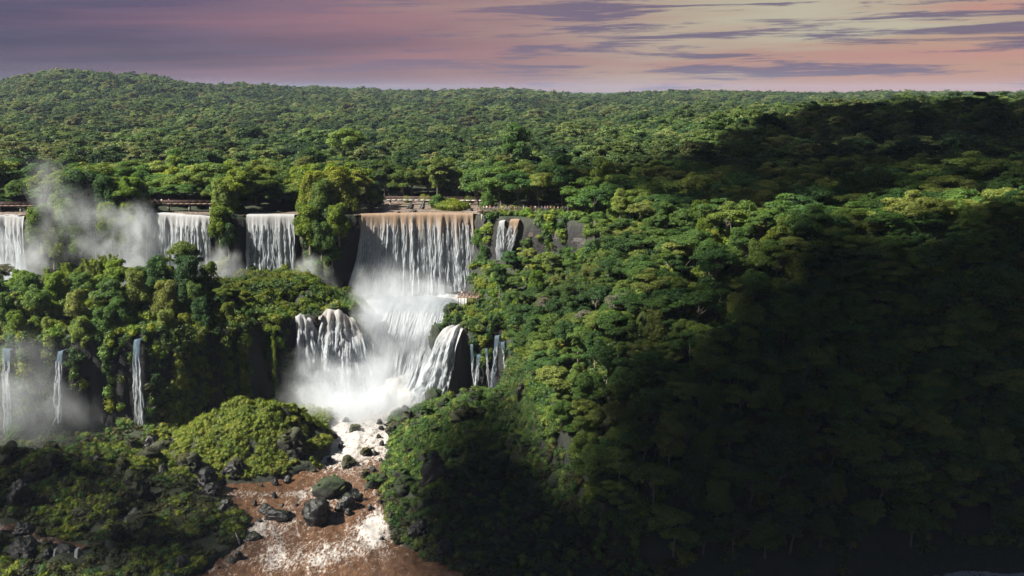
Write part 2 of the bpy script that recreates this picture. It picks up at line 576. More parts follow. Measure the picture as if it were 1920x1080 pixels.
def fall_mat(name, brown, gap=(0.31, 0.47), white=(.58, .62, .66)):
    """falling water: white aerated streaks torn by gaps, silt-brown where it is still solid at the lip"""
    m, t, out = new_mat(name)
    uv = nd(t, 'ShaderNodeUVMap', uv_map='UVMap')
    sx = nd(t, 'ShaderNodeSeparateXYZ')
    lk(t, uv.outputs[0], sx.inputs[0])
    v = sx.outputs[1]
    st = noise(t, vmul(t, uv.outputs[0], (0.75, 0.035, 1)), 1.0, 5, 0.6)
    fine = noise(t, vmul(t, uv.outputs[0], (2.6, 0.55, 1)), 1.0, 5, 0.7)
    torn = math_n(t, 'ADD', math_n(t, 'MULTIPLY', st, 0.62), math_n(t, 'MULTIPLY', fine, 0.38))
    a = ramp(t, torn, [(gap[0], 0.0), (gap[1], 1.0)])
    lipf = ramp(t, math_n(t, 'MULTIPLY', v, 1 / 40), [(0.05, 1.0), (0.16, 0.0)])
    a = math_n(t, 'MAXIMUM', a, math_n(t, 'MULTIPLY', lipf, 0.85), clamp=True)
    bw = noise(t, vmul(t, uv.outputs[0], (0.55, 0.02, 1)), 1.0, 4, 0.6)
    bf = math_n(t, 'MULTIPLY', ramp(t, math_n(t, 'MULTIPLY_ADD', bw, 16.0, math_n(t, 'MULTIPLY', v, -1.0)), [(0.0, 0.0), (1.0, 1.0)]), 1.0)
    bf2 = ramp(t, math_n(t, 'MULTIPLY', math_n(t, 'SUBTRACT', math_n(t, 'MULTIPLY', bw, 24.0), v), 1 / 12), [(0.1, 0.0), (0.9, brown)])
    col = mixc(t, bf2, white, (.40, .235, .11))
    col = mixc(t, 1.0, col, ramp(t, fine, [(0.3, 0.72), (0.65, 1.05)]), 'MULTIPLY')
    d = nd(t, 'ShaderNodeBsdfDiffuse')
    lk(t, col, d.inputs[0])
    tr = nd(t, 'ShaderNodeBsdfTranslucent')
    lk(t, col, tr.inputs[0])
    mx = nd(t, 'ShaderNodeMixShader')
    mx.inputs[0].default_value = 0.45
    lk(t, d.outputs[0], mx.inputs[1])
    lk(t, tr.outputs[0], mx.inputs[2])
    tp = nd(t, 'ShaderNodeBsdfTransparent')
    m2 = nd(t, 'ShaderNodeMixShader')
    lk(t, a, m2.inputs[0])
    lk(t, tp.outputs[0], m2.inputs[1])
    lk(t, mx.outputs[0], m2.inputs[2])
    lk(t, m2.outputs[0], out.inputs[0])
    return m


M['fall'] = fall_mat('silty_falling_water', 0.8, (0.20, 0.38))
M['fall_white'] = fall_mat('white_falling_water', 0.2, (0.22, 0.40))
M['cascade'] = fall_mat('churning_cascade_water', 0.0, (0.33, 0.50), (.30, .335, .37))
M['fall_amber'] = fall_mat('sunlit_falling_water', 0.35, (0.30, 0.46))
M['fall_thin'] = fall_mat('thin_falling_water', 0.0, (0.40, 0.55), (.17, .24, .31))
M['strand'] = fall_mat('water_strands', 0.0, (0.38, 0.54), (.52, .55, .58))


def river_mat(name, foam_lo, foam_hi, brown=((.09, .045, .022), (.22, .12, .065))):
    m, t, out = new_mat(name)
    g = nd(t, 'ShaderNodeNewGeometry')
    at = nd(t, 'ShaderNodeAttribute', attribute_name='tint')
    pos = g.outputs['Position']
    p2 = vmul(t, pos, (1.25, 0.5, 1.0))
    n1 = noise(t, p2, 0.11, 4, 0.6)
    n2 = noise(t, p2, 0.75, 7, 0.78, 0.9)
    n3 = noise(t, p2, 1.9, 5, 0.75, 0.5)
    f = math_n(t, 'ADD', math_n(t, 'MULTIPLY', n1, 0.35), math_n(t, 'ADD', math_n(t, 'MULTIPLY', n2, 0.55), math_n(t, 'MULTIPLY', n3, 0.55)))
    f = math_n(t, 'ADD', f, math_n(t, 'MULTIPLY_ADD', at.outputs['Fac'], 0.55, -0.15))
    foam = ramp(t, f, [(foam_lo, 0.0), (foam_hi, 1.0)])
    col = mixc(t, foam, ramp(t, n2, [(0.3, brown[0]), (0.7, brown[1])]), (.38, .36, .34))
    pb = nd(t, 'ShaderNodeBsdfPrincipled')
    lk(t, col, pb.inputs['Base Color'])
    lk(t, ramp(t, foam, [(0.0, 0.25), (1.0, 0.8)]), pb.inputs['Roughness'])
    bp = nd(t, 'ShaderNodeBump')
    bp.inputs['Strength'].default_value = 0.7
    bp.inputs['Distance'].default_value = 0.25
    lk(t, n3, bp.inputs['Height'])
    lk(t, bp.outputs[0], pb.inputs['Normal'])
    lk(t, pb.outputs[0], out.inputs[0])
    return m


M['river'] = river_mat('silty_rapids', 0.74, 0.86, ((.040, .020, .011), (.140, .075, .040)))
M['upper_river'] = river_mat('shallow_silty_water', 0.70, 0.95, ((.12, .085, .065), (.24, .19, .16)))
M['chute'] = river_mat('white_water', 0.45, 0.85, ((.08, .11, .14), (.18, .21, .24)))


def plain_mat(name, col, rough=0.7, spec=0.3):
    m, t, out = new_mat(name)
    tc = nd(t, 'ShaderNodeTexCoord')
    n = noise(t, tc.outputs['Object'], 6.0, 4)
    pb = nd(t, 'ShaderNodeBsdfPrincipled')
    lk(t, mixc(t, 1.0, col, ramp(t, n, [(0.3, 0.8), (0.7, 1.15)]), 'MULTIPLY'), pb.inputs['Base Color'])
    pb.inputs['Roughness'].default_value = rough
    pb.inputs['Specular IOR Level'].default_value = spec
    lk(t, pb.outputs[0], out.inputs[0])
    return m


M['wood'] = plain_mat('weathered_decking', (.20, .14, .10), 0.8)
M['rail'] = plain_mat('dark_railing_metal', (.12, .075, .060), 0.6)
M['pale_deck'] = plain_mat('sunbleached_concrete', (.48, .44, .40), 0.85)
M['step'] = plain_mat('stone_steps', (.13, .12, .11), 0.85)
M['skin'] = plain_mat('skin', (.42, .26, .19), 0.6)
M['hair'] = plain_mat('dark_hair', (.03, .022, .018), 0.7)
for nm, c in (('white', (.75, .74, .72)), ('blue', (.12, .18, .34)), ('red', (.40, .08, .07)), ('grey', (.30, .30, .31)), ('dark', (.035, .038, .05)), ('khaki', (.28, .23, .15))):
    M['cloth_' + nm] = plain_mat(nm + '_cloth', c, 0.9)

# ------------------------------------------------------------------ terrain
def grid(xs, ys):
    gx, gy = np.meshgrid(xs, ys)
    nx, ny = len(xs), len(ys)
    i = np.arange(nx * ny).reshape(ny, nx)
    F = np.stack([i[:-1, :-1], i[:-1, 1:], i[1:, 1:], i[1:, :-1]], -1).reshape(-1, 4)
    return gx.ravel(), gy.ravel(), F


xs = np.concatenate([np.arange(-330, -150, 3.0), np.arange(-150, 30, 1.0), np.arange(30, 150, 1.5), np.arange(150, 400, 5.0)])
ys = np.concatenate([np.arange(60, 180, 6.0), np.arange(180, 352, 0.9), np.arange(352, 432, 3.0)])
gx, gy, F1 = grid(xs, ys)
gz = ground_z(gx, gy)
V1 = np.stack([gx, gy, gz], -1)
# break the cliffs into ledges and buttresses: push steep ground in and out along its own normal
shape = (len(ys), len(xs))
Z2 = gz.reshape(shape)
dzdx = np.gradient(Z2, xs, axis=1).ravel()
dzdy = np.gradient(Z2, ys, axis=0).ravel()
steep = sstep(0.7, 2.0, np.hypot(dzdx, dzdy))
nrm = np.stack([-dzdx, -dzdy, np.ones_like(dzdx)], -1)
nrm /= np.linalg.norm(nrm, axis=1)[:, None]
amp = (fbm(gx / 3.2, gy / 3.2, gz / 9.0, seed=21) - 0.5) * 3.4 + (fbm(gx / 30, gy / 30, gz / 2.6, seed=25, octv=2) - 0.5) * 1.6
V1 = V1 + nrm * (amp * steep)[:, None] * np.array([1, 1, 0.3])
# far country, out to the hills, then the plain to the horizon
fx, fy, F2 = grid(np.arange(-2600, 2601, 40.0), np.concatenate([np.arange(424, 900, 14.0), np.arange(900, 3600, 40.0)]))
V2 = np.stack([fx, fy, far_z(fx, fy) - 0.6], -1)
px_, py_, F3 = grid(np.array([-40000, -20000, -9000, -4000, -1500, 0, 1500, 4000, 9000, 20000, 40000.]), np.array([-3000, -1000, 0, 1500, 3300, 5000, 8000, 12000, 20000, 45000.]))
V3 = np.stack([px_, py_, np.full_like(px_, -12.0) + 40 * sstep(3200, 5000, py_)], -1)
V = np.concatenate([V1, V2, V3])
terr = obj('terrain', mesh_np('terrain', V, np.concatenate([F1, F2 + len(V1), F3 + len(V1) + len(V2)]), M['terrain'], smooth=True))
tag(terr, 'dark basalt gorge and forest floor around the waterfalls', kind='structure')

# ------------------------------------------------------------------ rivers
def water_sheet(name, label, xs, ys, zfun, amp, mat, keep=None, foam=None):
    x, y, F = grid(xs, ys)
    z = zfun(x, y)
    w = (fbm(x / 3.0, y / 4.5, seed=41, octv=3) - 0.5) * 1.3 + (fbm(x / 0.8, y / 1.1, seed=44, octv=3) - 0.5) * 0.75
    z = z + w * amp
    tint = np.zeros_like(x) if foam is None else foam(x, y)
    if keep is not None:
        k = keep(x, y)
        F = F[k[F].all(1)]
    me = mesh_np(name, np.stack([x, y, z], -1), F, mat, smooth=True, tint=tint)
    o = obj(name, me)
    tag(o, label, kind='structure')
    return o


def foam_at(x, y):
    f = 0.25 * np.exp(-((x + 55) / 7) ** 2 - ((y - 218) / 5) ** 2) + 0.35 * np.exp(-((x + 30) / 5) ** 2 - ((y - 219) / 8) ** 2)
    f = f + 0.22 * np.exp(-((x + 44) / 12) ** 2 - ((y - 207) / 6) ** 2) + 0.32 * sstep(243, 262, y) + 0.15 * np.exp(-((y - 236) / 3) ** 2)
    f = f - 0.15 * np.exp(-((x + 18) / 9) ** 2 - ((y - 203) / 5) ** 2) - 0.2 * np.exp(-((x + 62) / 9) ** 2 - ((y - 240) / 3.2) ** 2)
    return 0.2 + f + 0.3 * sstep(80, 90, x)


water_sheet('river', 'brown silty river with white foam running between dark boulders', np.arange(-78, 0, 0.45), np.arange(186, 296, 0.5), lambda x, y: river_z(y), 0.95, M['river'],
            lambda x, y: (polyline(x, y, W_L)[0] > -7) & (polyline(x, y, W_R)[0] < 6), foam_at)
water_sheet('river', 'bend of the white river glimpsed below the dark slope', np.arange(-4, 190, 0.9), np.arange(172, 208, 0.9), lambda x, y: river_z(y), 0.6, M['river'], None, foam_at)


def chute_z(x, y):
    return np.interp(y, [278, 288, 296, 306, 318, 332, 346], [6.4, 8.0, 11.5, 18.0, 23.5, 29, 31]) + (fbm(x / 3, y / 8, seed=51) - 0.5) * 2.0


water_sheet('white_water_chute', 'foaming white chute pouring down the gorge under the widest curtain', np.arange(-58, -8, 0.5), np.arange(278, 342, 0.5), chute_z, 0.9, M['chute'],
            lambda x, y: (polyline(x, y, L_L)[0] < 3.5) & (polyline(x, y, L_R)[0] < 3.5), lambda x, y: 0.1 + 0.3 * fbm(x / 2, y / 6, seed=53))
water_sheet('upper_river', 'shallow pale brown river above the widest curtain', np.arange(-56, -8, 0.6), np.arange(340, 388, 0.6), lambda x, y: 55.75 + 0.006 * (y - 343), 0.22, M['upper_river'],
            lambda x, y: polyline(x, y, E_UP)[0] > 0.5, lambda x, y: 0.35 * fbm(x / 9, y / 3, seed=61))
for a, b, lab in ((-88, -67, 'shallow water feeding the narrow square curtain'), (-121, -95, 'shallow water feeding the curtain below the long footbridge'), (-192, -153, 'shallow water feeding the outermost misty curtain')):
    water_sheet('upper_river', lab, np.arange(a, b, 0.7), np.arange(337, 350, 0.7), lambda x, y: 55.8 + 0 * x, 0.2, M['upper_river'], lambda x, y: polyline(x, y, E_UP)[0] > 0.5,
                lambda x, y: 0.4 * fbm(x / 9, y / 3, seed=61))


# ------------------------------------------------------------------ waterfalls
def waterfall(name, label, lip, zb, throw=3.0, mat='fall', nstr=8.0, flare=(0, 0), du=0.35, dv=0.5, seed=0, back=2.5, spread=1.0, sway=0.0, rough=1.0, out_dir=None, group=None):
    rg = np.random.default_rng(seed + 100)
    lip = np.array(lip, float)
    seg = np.linalg.norm(np.diff(lip[:, :2], axis=0), axis=1)
    s = np.concatenate([[0], np.cumsum(seg)])
    Wd = s[-1]
    root = empty(name, tuple(lip.mean(0)))
    tag(root, label, 'waterfall', group)
    org = lip.mean(0)

    def surf(u, v, depth=0.0, sd=0):
        """u metres along the lip, v 0..1 down (v<0: on the approach)"""
        x, y, z0 = (np.interp(u, s, lip[:, k]) for k in range(3))
        if rough > 1.4:                                     # a broken, stepped sill
            z0 = z0 + (fbm(u * 0.9, 0 * u, seed=seed + 71, octv=3) - 0.55) * 1.7
            y = y + (fbm(u * 1.1, 0 * u, seed=seed + 75, octv=2) - 0.5) * 2.4
        tx, ty = np.gradient(lip[:, 0], s), np.gradient(lip[:, 1], s)
        nx, ny = np.interp(u, s, ty), -np.interp(u, s, tx)
        if out_dir is not None:
            nx, ny = nx * 0 + out_dir[0], ny * 0 + out_dir[1]
        ln = np.hypot(nx, ny) + 1e-6
        nx, ny = nx / ln, ny / ln
        zbot = np.interp(u / Wd, np.linspace(0, 1, len(zb)), zb)
        vv = np.clip(v, 0, 1)
        drop = (z0 - zbot) * vv
        o = throw * np.sqrt(vv) * 0.85 + throw * 0.25 * vv + depth
        o = np.where(v < 0, v * back, o)
        zz = z0 - drop - 0.25 * np.where(v < 0, 0, np.sqrt(vv)) + np.where(v < 0, 0.1, 0.1)
        m = drop
        g = np.clip(vv * 6, 0, 1)
        rid = (fbm(u * 0.55, m * 0.012, seed=seed + 1, octv=3) - 0.5) * 2.6 + (fbm(u * 2.0, m * 0.04, seed=seed + 5, octv=2) - 0.5) * 1.0
        if rough > 1.4:
            rid = rid + (fbm(u * 0.5, m * 0.22, seed=seed + 79, octv=3) - 0.5) * 2.6
        tur = (fbm(u * 1.3, m * 0.5, seed=seed + 9, octv=3) - 0.5) * 1.5 * vv
        o = o + g * (rid + tur) * rough
        un = u / Wd
        side = (flare[1] * un ** 3 - flare[0] * (1 - un) ** 3) * vv ** 1.6 + sway * vv + (fbm(u * 0.8, m * 0.25, seed=seed + 15, octv=2) - 0.5) * 0.9 * vv * rough
        X = x + nx * o - ny * side
        Y = y + ny * o + nx * side
        return np.stack([X, Y, zz], -1) - org, m

    H = float(lip[:, 2].mean() - np.mean(zb))
    nu, nv = max(4, int(Wd / du)), max(8, int(H / dv))
    U, Vv = np.meshgrid(np.linspace(0, Wd, nu), np.concatenate([[-1.0, -0.5], np.linspace(0, 1, nv)]))
    nvv = nv + 2
    i = np.arange(nu * nvv).reshape(nvv, nu)
    F = np.stack([i[:-1, :-1], i[1:, :-1], i[1:, 1:], i[:-1, 1:]], -1).reshape(-1, 4)
    P, m = surf(U.ravel(), Vv.ravel())
    o = obj('water_curtain', mesh_np('water_curtain', P, F, M[mat], smooth=True, uv=np.stack([U.ravel() + seed * 37, m], -1)), root)
    # looser ropes of water in front of the curtain
    n = int(Wd * nstr)
    k = 18
    if n:
        u0 = rg.uniform(0.02 * Wd, 0.98 * Wd, n)
        va = 0.10 + rg.uniform(0, 1, n) ** 1.5 * 0.65
        vb = np.minimum(va + rg.uniform(0.15, 0.7, n), 1.0)
        wd = rg.uniform(0.08, 0.34, n) * spread
        yaw = rg.uniform(-1.1, 0.5, n)
        dep = rg.uniform(0.15, 0.9, n)
        tt = np.linspace(0, 1, k)[None, :]
        Vs = va[:, None] + (vb - va)[:, None] * tt
        Us = u0[:, None] + (fbm(Vs * 7, u0[:, None] * 3.3, seed=seed + 31, octv=2) - 0.5) * 1.2
        c, m = surf(np.clip(Us, 0, Wd).ravel(), Vs.ravel())
        c = c.reshape(n, k, 3)
        m = m.reshape(n, k)
        w = wd[:, None] * (np.sin(np.pi * np.clip(tt * 0.9 + 0.06, 0, 1)) ** 0.6) * (0.5 + fbm(Vs * 25, u0[:, None] * 9, seed=seed + 41, octv=2))
        od = np.array(out_dir if out_dir is not None else (0, -1.0))
        off = dep[:, None, None] * np.sqrt(Vs)[..., None] * np.array([od[0], od[1], 0])
        a = np.stack([np.cos(yaw), np.sin(yaw), 0 * yaw], -1)[:, None, :]
        L = c + off - a * w[..., None]
        R = c + off + a * w[..., None]
        Cc = c + off + np.array([od[0], od[1], 0]) * (w * 0.6)[..., None]
        P = np.stack([L, Cc, R], 2).reshape(-1, 3)
        idx = np.arange(n * k * 3).reshape(n, k, 3)
        F = np.concatenate([np.stack([idx[:, :-1, j], idx[:, 1:, j], idx[:, 1:, j + 1], idx[:, :-1, j + 1]], -1).reshape(-1, 4) for j in (0, 1)])
        uvv = np.stack([np.repeat(Us[..., None] * 1.0, 3, 2).ravel() + np.tile(np.array([-.2, 0, .2]), n * k), np.repeat(m[..., None], 3, 2).ravel() + 8 * (seed + 1)], -1)
        st = obj('water_ropes', mesh_np('water_ropes', P, F, M['strand'], smooth=True, uv=uvv), root)
        st['kind'] = 'stuff'
    return root


waterfall('waterfall', 'widest waterfall, broad curtain with brown lip feeding the gorge', [(-48.3, 340.2, 55.9), (-44, 341.5, 55.9), (-36, 342.7, 55.95), (-28, 343.2, 55.95), (-20, 343.4, 55.9), (-12.6, 343.3, 55.8)],
          [30, 29, 29, 29.5, 31, 31.5], 3.2, 'fall', 10, (6.5, 1.0), seed=1)
waterfall('waterfall', 'long slanting cascade below the widest curtain, plunging into the gorge spray', [(-45.5, 327, 29.5), (-40, 326, 31.0), (-33, 327, 31.5), (-26, 328, 31.3), (-19, 325, 31.0), (-16, 322, 30.0)], [7.5, 7, 7, 7, 8, 9], 31, 'cascade', 18, (2.0, -9.0), seed=15, spread=1.6, rough=1.3, out_dir=(-0.12, -0.99))
waterfall('waterfall', 'square separate waterfall curtain between two dark vegetated cliff faces', [(-84.8, 339.2, 55.9), (-80, 339.0, 55.95), (-74, 339.0, 55.95), (-69.5, 339.2, 55.9)], [32, 31.5, 31.5, 32], 2.6, 'fall_white', 9, (0.6, 0.6), seed=2)
waterfall('waterfall', 'misty waterfall curtain below the long footbridge with three people', [(-118, 343.4, 56.1), (-112, 342.6, 56.0), (-106, 341.5, 55.7), (-100, 340.9, 55.5), (-97, 340.8, 55.2)], [32, 32, 32, 32], 2.6, 'fall_white', 8, (1.0, 0.8), seed=3)
waterfall('waterfall', 'outermost waterfall half hidden in its own spray', [(-190, 341.5, 55.6), (-175, 341, 55.7), (-163, 340.8, 55.7), (-156, 340, 55.6)], [30, 30, 30, 30], 3.0, 'fall_white', 6, (0, 2.0), seed=4)
waterfall('waterfall', 'hair-thin waterfall on the misty upper cliff', [(-134.6, 339.8, 53.5), (-133.4, 339.6, 53.5)], [33, 33], 1.0, 'fall_thin', 5, seed=5, rough=0.3)
waterfall('waterfall', 'twin-stranded waterfall dropping beneath the crowded walkway', [(-4.0, 331.4, 54.8), (-3.2, 331.2, 55.0), (-2.3, 331.0, 54.9)], [43, 43, 43], 1.6, 'fall_white', 8, (0.2, 0.3), seed=6, rough=0.5, sway=-0.4)
waterfall('waterfall', 'slanting partner strand of the waterfall beneath the crowded walkway', [(-0.6, 331.2, 55.2), (0.6, 331.0, 55.4), (2.2, 330.6, 55.3)], [43, 43, 43], 1.6, 'fall', 8, (0.2, 0.0), seed=7, rough=0.5, sway=-2.6)
waterfall('waterfall', 'small white fall tumbling behind trees onto the lookout shelf', [(-4.0, 325.5, 39.5), (-2.6, 325, 39.5), (-1.6, 325, 39)], [30, 30, 30], 4.0, 'fall_white', 14, (3.0, 1.2), seed=8, rough=0.8)
waterfall('waterfall', 'split white fall on the shelf edge next to the vine curtain', [(-61.8, 296.4, 31.6), (-60.2, 296.0, 31.9), (-58.6, 296.2, 31.5), (-57.0, 296.6, 31.0), (-55.8, 297.2, 28.5)], [8, 8, 8.5, 9, 9], 3.2, 'fall_white', 22, (0.2, 3.0), seed=9, rough=1.5, spread=1.3)
waterfall('waterfall', 'sunlit amber and white fall leaping off the shelf into the mist', [(-55.4, 300.6, 31.8), (-53.5, 300.0, 33.0), (-51.0, 299.6, 33.2), (-48.0, 299.8, 32.2), (-45.5, 301, 29.6), (-43.6, 303, 26.0), (-42.6, 305, 22.0)], [9, 9, 8.5, 8, 8, 8, 8], 6.5, 'fall_amber', 22, (1.0, 4.0), seed=10, rough=1.6, spread=1.4)
waterfall('waterfall', 'white veil fall beside the dark rounded shoulder below the lookout', [(-19.2, 295.8, 28.6), (-17.6, 294.8, 29.6), (-15.4, 293.8, 29.8), (-13.8, 293.4, 28.8)], [8, 8, 8.5, 9.5], 8.0, 'fall_white', 24, (3.5, -0.5), seed=11, rough=1.5, sway=-2.5, spread=1.3)
for k, (x, y, zt, zb_, w) in enumerate([(-11.3, 291.0, 25, 12, 0.35), (-9.3, 290.4, 22, 11, 0.55), (-7.2, 290.2, 24, 13, 0.3), (-4.2, 289.6, 27.5, 13, 0.6), (-2.6, 289.2, 26, 14, 0.45)]):
    waterfall('rivulet', 'thin white rivulet trailing down the dark cliff right of the veil fall', [(x - w, y, zt), (x + w, y - 0.1, zt)], [zb_, zb_], 1.2, 'fall_thin', 6, seed=20 + k, du=0.15, rough=0.35, sway=(-1) ** k * 1.1, group='rivulets on the dark cliff')
waterfall('waterfall', 'slender blue-white ribbon fall down the shadowed left cliff', [(-98.2, 270.3, 31.2), (-97.4, 269.9, 31.4), (-96.6, 269.8, 31.0)], [6.5, 6.5, 6.5], 2.2, 'fall_thin', 22, (0.1, 0.5), seed=12, rough=0.45, sway=1.3, du=0.15)
waterfall('waterfall', 'short faint ribbon fall fading into spray on the left cliff', [(-116.6, 266.5, 29.0), (-115.2, 266.2, 29.3)], [11, 11], 2.2, 'fall_thin', 18, (0.6, 0.2), seed=13, rough=0.5, sway=-0.6, du=0.15)
waterfall('waterfall', 'faint ribbon fall at the outer end of the left cliff', [(-129.5, 264.0, 30.5), (-127.6, 263.8, 30.0)], [8, 8], 2.2, 'fall_thin', 14, (0.4, 0.2), seed=14, rough=0.5, du=0.15)


# ------------------------------------------------------------------ foliage builders
def icosphere(sub):
    bm = bmesh.new()
    bmesh.ops.create_icosphere(bm, subdivisions=sub, radius=1.0)
    V = np.array([v.co[:] for v in bm.verts])
    Fc = np.array([[v.index for v in f.verts] for f in bm.faces])
    bm.free()
    return V, Fc


ICO1 = icosphere(1)
ICO2 = icosphere(2)
ICO3 = icosphere(3)
ICO4 = icosphere(4)


def unit(a):
    return a / (np.linalg.norm(a, axis=-1, keepdims=True) + 1e-9)


def leaves(rg, P, N, size, aspect=0.6, droop=0.0):
    """folded leaf sprays (two triangles each) at points P facing N"""
    n = len(P)
    r = unit(rg.normal(size=(n, 3)))
    T = unit(np.cross(N, r))
    T[:, 2] -= droop
    T = unit(T)
    B = unit(np.cross(N, T))
    L = size * rg.uniform(0.6, 1.45, n)[:, None]
    w = L * aspect
    a = P - T * L * 0.5
    c = P + T * L * 0.5
    b = P + B * w * 0.5 + N * L * 0.12
    d = P - B * w * 0.5 + N * L * 0.12
    V = np.stack([a, b, c, d], 1).reshape(-1, 3)
    i = np.arange(n)[:, None] * 4
    F = np.concatenate([i + np.array([[0, 1, 2]]), i + np.array([[0, 2, 3]])])
    return V, F, np.repeat(rg.uniform(0, 1, n), 4)


def lobes_foliage(rg, lobes, nleaf, leaf, core=0.74, zmin=-0.45, mat=None, name='crown', aspect=0.6, fuzz=0.45, coresub=1, droop=0.0, up=0.45):
    C = np.array([l[0] for l in lobes], float)
    R = np.array([l[1] for l in lobes], float)
    area = (R[:, 0] * R[:, 1] + R[:, 0] * R[:, 2])
    k = rg.choice(len(lobes), nleaf, p=area / area.sum())
    d = unit(rg.normal(size=(nleaf, 3)))
    d[:, 2] = np.where(d[:, 2] < zmin, -d[:, 2], d[:, 2])
    # clumpy: leaves gather in small sprays rather than a smooth shell
    bump = fbm(d[:, 0] * 2.6 + k * 7.1, d[:, 1] * 2.6, d[:, 2] * 2.6, seed=5, octv=2)
    rad = (0.72 + 0.5 * bump) * (1 - fuzz * rg.uniform(0, 1, nleaf) ** 2 + fuzz * 0.35)
    P = C[k] + d * R[k] * rad[:, None]
    keep = np.ones(nleaf, bool)
    for j in range(len(lobes)):
        q = np.linalg.norm((P - C[j]) / R[j], axis=1)
        keep &= ~((q < 0.62) & (k != j))
    P, d = P[keep], d[keep]
    N = unit(d * 0.7 + np.array([0, 0, up]) + rg.normal(size=P.shape) * 0.45)
    V, F, T = leaves(rg, P, N, leaf, aspect, droop)
    Vs, Fs, Ts, off = [V], [F], [T], len(V)
    if core:
        cv, cf = ICO1 if coresub == 1 else ICO2
        for j in range(len(lobes)):
            q = cv * (R[j] * core * (0.85 + 0.3 * rg.uniform(0, 1, (len(cv), 1)))) + C[j]
            Vs.append(q)
            Fs.append(cf + off)
            Ts.append(rg.uniform(0.2, 0.6, len(cv)))
            off += len(cv)
    return mesh_np(name, np.concatenate(Vs), np.concatenate(Fs), mat, tint=np.concatenate(Ts))


def tube(path, radii, k=6):
    path = np.array(path, float)
    n = len(path)
    T = unit(np.gradient(path, axis=0))
    ref = np.array([0.31, 0.95, 0.05])
    A = unit(np.cross(T, ref))
    B = unit(np.cross(T, A))
    an = np.linspace(0, 2 * np.pi, k, endpoint=False)
    V = path[:, None, :] + np.array(radii)[:, None, None] * (np.cos(an)[None, :, None] * A[:, None, :] + np.sin(an)[None, :, None] * B[:, None, :])
    i = np.arange(n * k).reshape(n, k)
    F = np.stack([i[:-1], np.roll(i[:-1], -1, 1), np.roll(i[1:], -1, 1), i[1:]], -1).reshape(-1, 4)
    return V.reshape(-1, 3), F


def join(parts):
    Vs, Fs, off = [], [], 0
    for v, f in parts:
        Vs.append(v)
        Fs.append(f + off)
        off += len(v)
    return np.concatenate(Vs), np.concatenate(Fs)


def trunk_mesh(rg, H, r, tips, bend=0.6):
    top = np.array([rg.normal() * bend, rg.normal() * bend, H])
    path = [np.array([0, 0, -2.5]), np.array([0, 0, 0.0]), top * [0.4, 0.4, 0.5] + rg.normal(size=3) * 0.15, top]
    parts = [tube(path, [r * 1.5, r * 1.2, r * 0.85, r * 0.6], 7)]
    for tp in tips:
        mid = top * 0.5 + np.array(tp) * 0.5 + np.array([0, 0, -0.3])
        st = top * rg.uniform(0.72, 0.98)
        parts.append(tube([st, mid, np.array(tp)], [r * 0.5, r * 0.34, r * 0.12], 5))
    V, F = join(parts)
    return mesh_np('trunk', V, F, M['bark'], smooth=True)


def tree_lobes(rg, kind):
    """lobe layout; unit is metres; returns lobes, trunk height"""
    L = []
    if kind == 'umbrella':          # broad, layered, flat-topped
        R, H0 = 5.2, 6.4
        for i in range(26):
            a = rg.uniform(0, 6.28)
            q = math.sqrt(rg.uniform(0, 1)) * R * 0.86
            r = rg.uniform(0.8, 1.75)
            L.append(((q * math.cos(a), q * math.sin(a), H0 + 3.8 * (1 - (q / R) ** 1.5) + rg.normal() * 0.75), (r * rg.uniform(.8, 1.3), r * rg.uniform(.8, 1.3), r * rg.uniform(0.34, 0.55))))
        return L, H0 - 0.6
    if kind == 'dome':              # rounded billowing crown
        R, H0 = 4.4, 4.6
        for i in range(30):
            d = unit(rg.normal(size=(1, 3)))[0]
            d[2] = abs(d[2]) * 1.1 - 0.2
            r = rg.uniform(0.7, 1.7)
            k = rg.uniform(0.6, 0.92)
            L.append(((d[0] * R * k, d[1] * R * k, H0 + 1.2 + d[2] * 5.2 * k), (r * rg.uniform(.8, 1.25), r * rg.uniform(.8, 1.25), r * rg.uniform(.5, .8))))
        L.append(((0, 0, H0 + 1.8), (2.4, 2.4, 2.6)))
        return L, H0
    if kind == 'tall':              # tall narrow emergent
        R, H0 = 3.6, 8.5
        for i in range(18):
            t = rg.uniform(0, 1)
            a = rg.uniform(0, 6.28)
            q = R * (0.45 + 0.5 * math.sin(math.pi * min(1, t * 0.9 + 0.1))) * rg.uniform(0.4, 0.85)
            r = rg.uniform(1.0, 1.7)
            L.append(((q * math.cos(a), q * math.sin(a), H0 - 1.5 + t * 7), (r, r, r * 0.75)))
        return L, H0
    if kind == 'skirted':           # crown draped with creepers down to the ground
        R, H0 = 3.6, 3.0
        for i in range(24):
            t = rg.uniform(0, 1)
            a = rg.uniform(0, 6.28)
            q = R * (1 - 0.55 * t ** 1.5) * rg.uniform(0.5, 0.85)
            r = rg.uniform(0.9, 1.5)
            L.append(((q * math.cos(a), q * math.sin(a), 1.0 + t * 8.0), (r, r, r * rg.uniform(0.9, 1.5))))
        L.append(((0, 0, 4), (2.2, 2.2, 4)))
        return L, H0
    if kind == 'sparse':            # open crown of separate flat plates
        R, H0 = 4.8, 7.5
        for i in range(11):
            a = rg.uniform(0, 6.28)
            q = math.sqrt(rg.uniform(0.05, 1)) * R * 0.85
            r = rg.uniform(1.0, 1.6)
            L.append(((q * math.cos(a), q * math.sin(a), H0 + rg.uniform(-1.2, 2.6)), (r, r, r * 0.42)))
        return L, H0 - 1.2
    if kind == 'bush':
        for i in range(7):
            a = rg.uniform(0, 6.28)
            q = rg.uniform(0, 0.8)
            r = rg.uniform(0.5, 0.8)
            L.append(((q * math.cos(a), q * math.sin(a), 0.25 + rg.uniform(0, 0.7)), (r, r, r * 0.8)))
        return L, 0.3


protos = {}


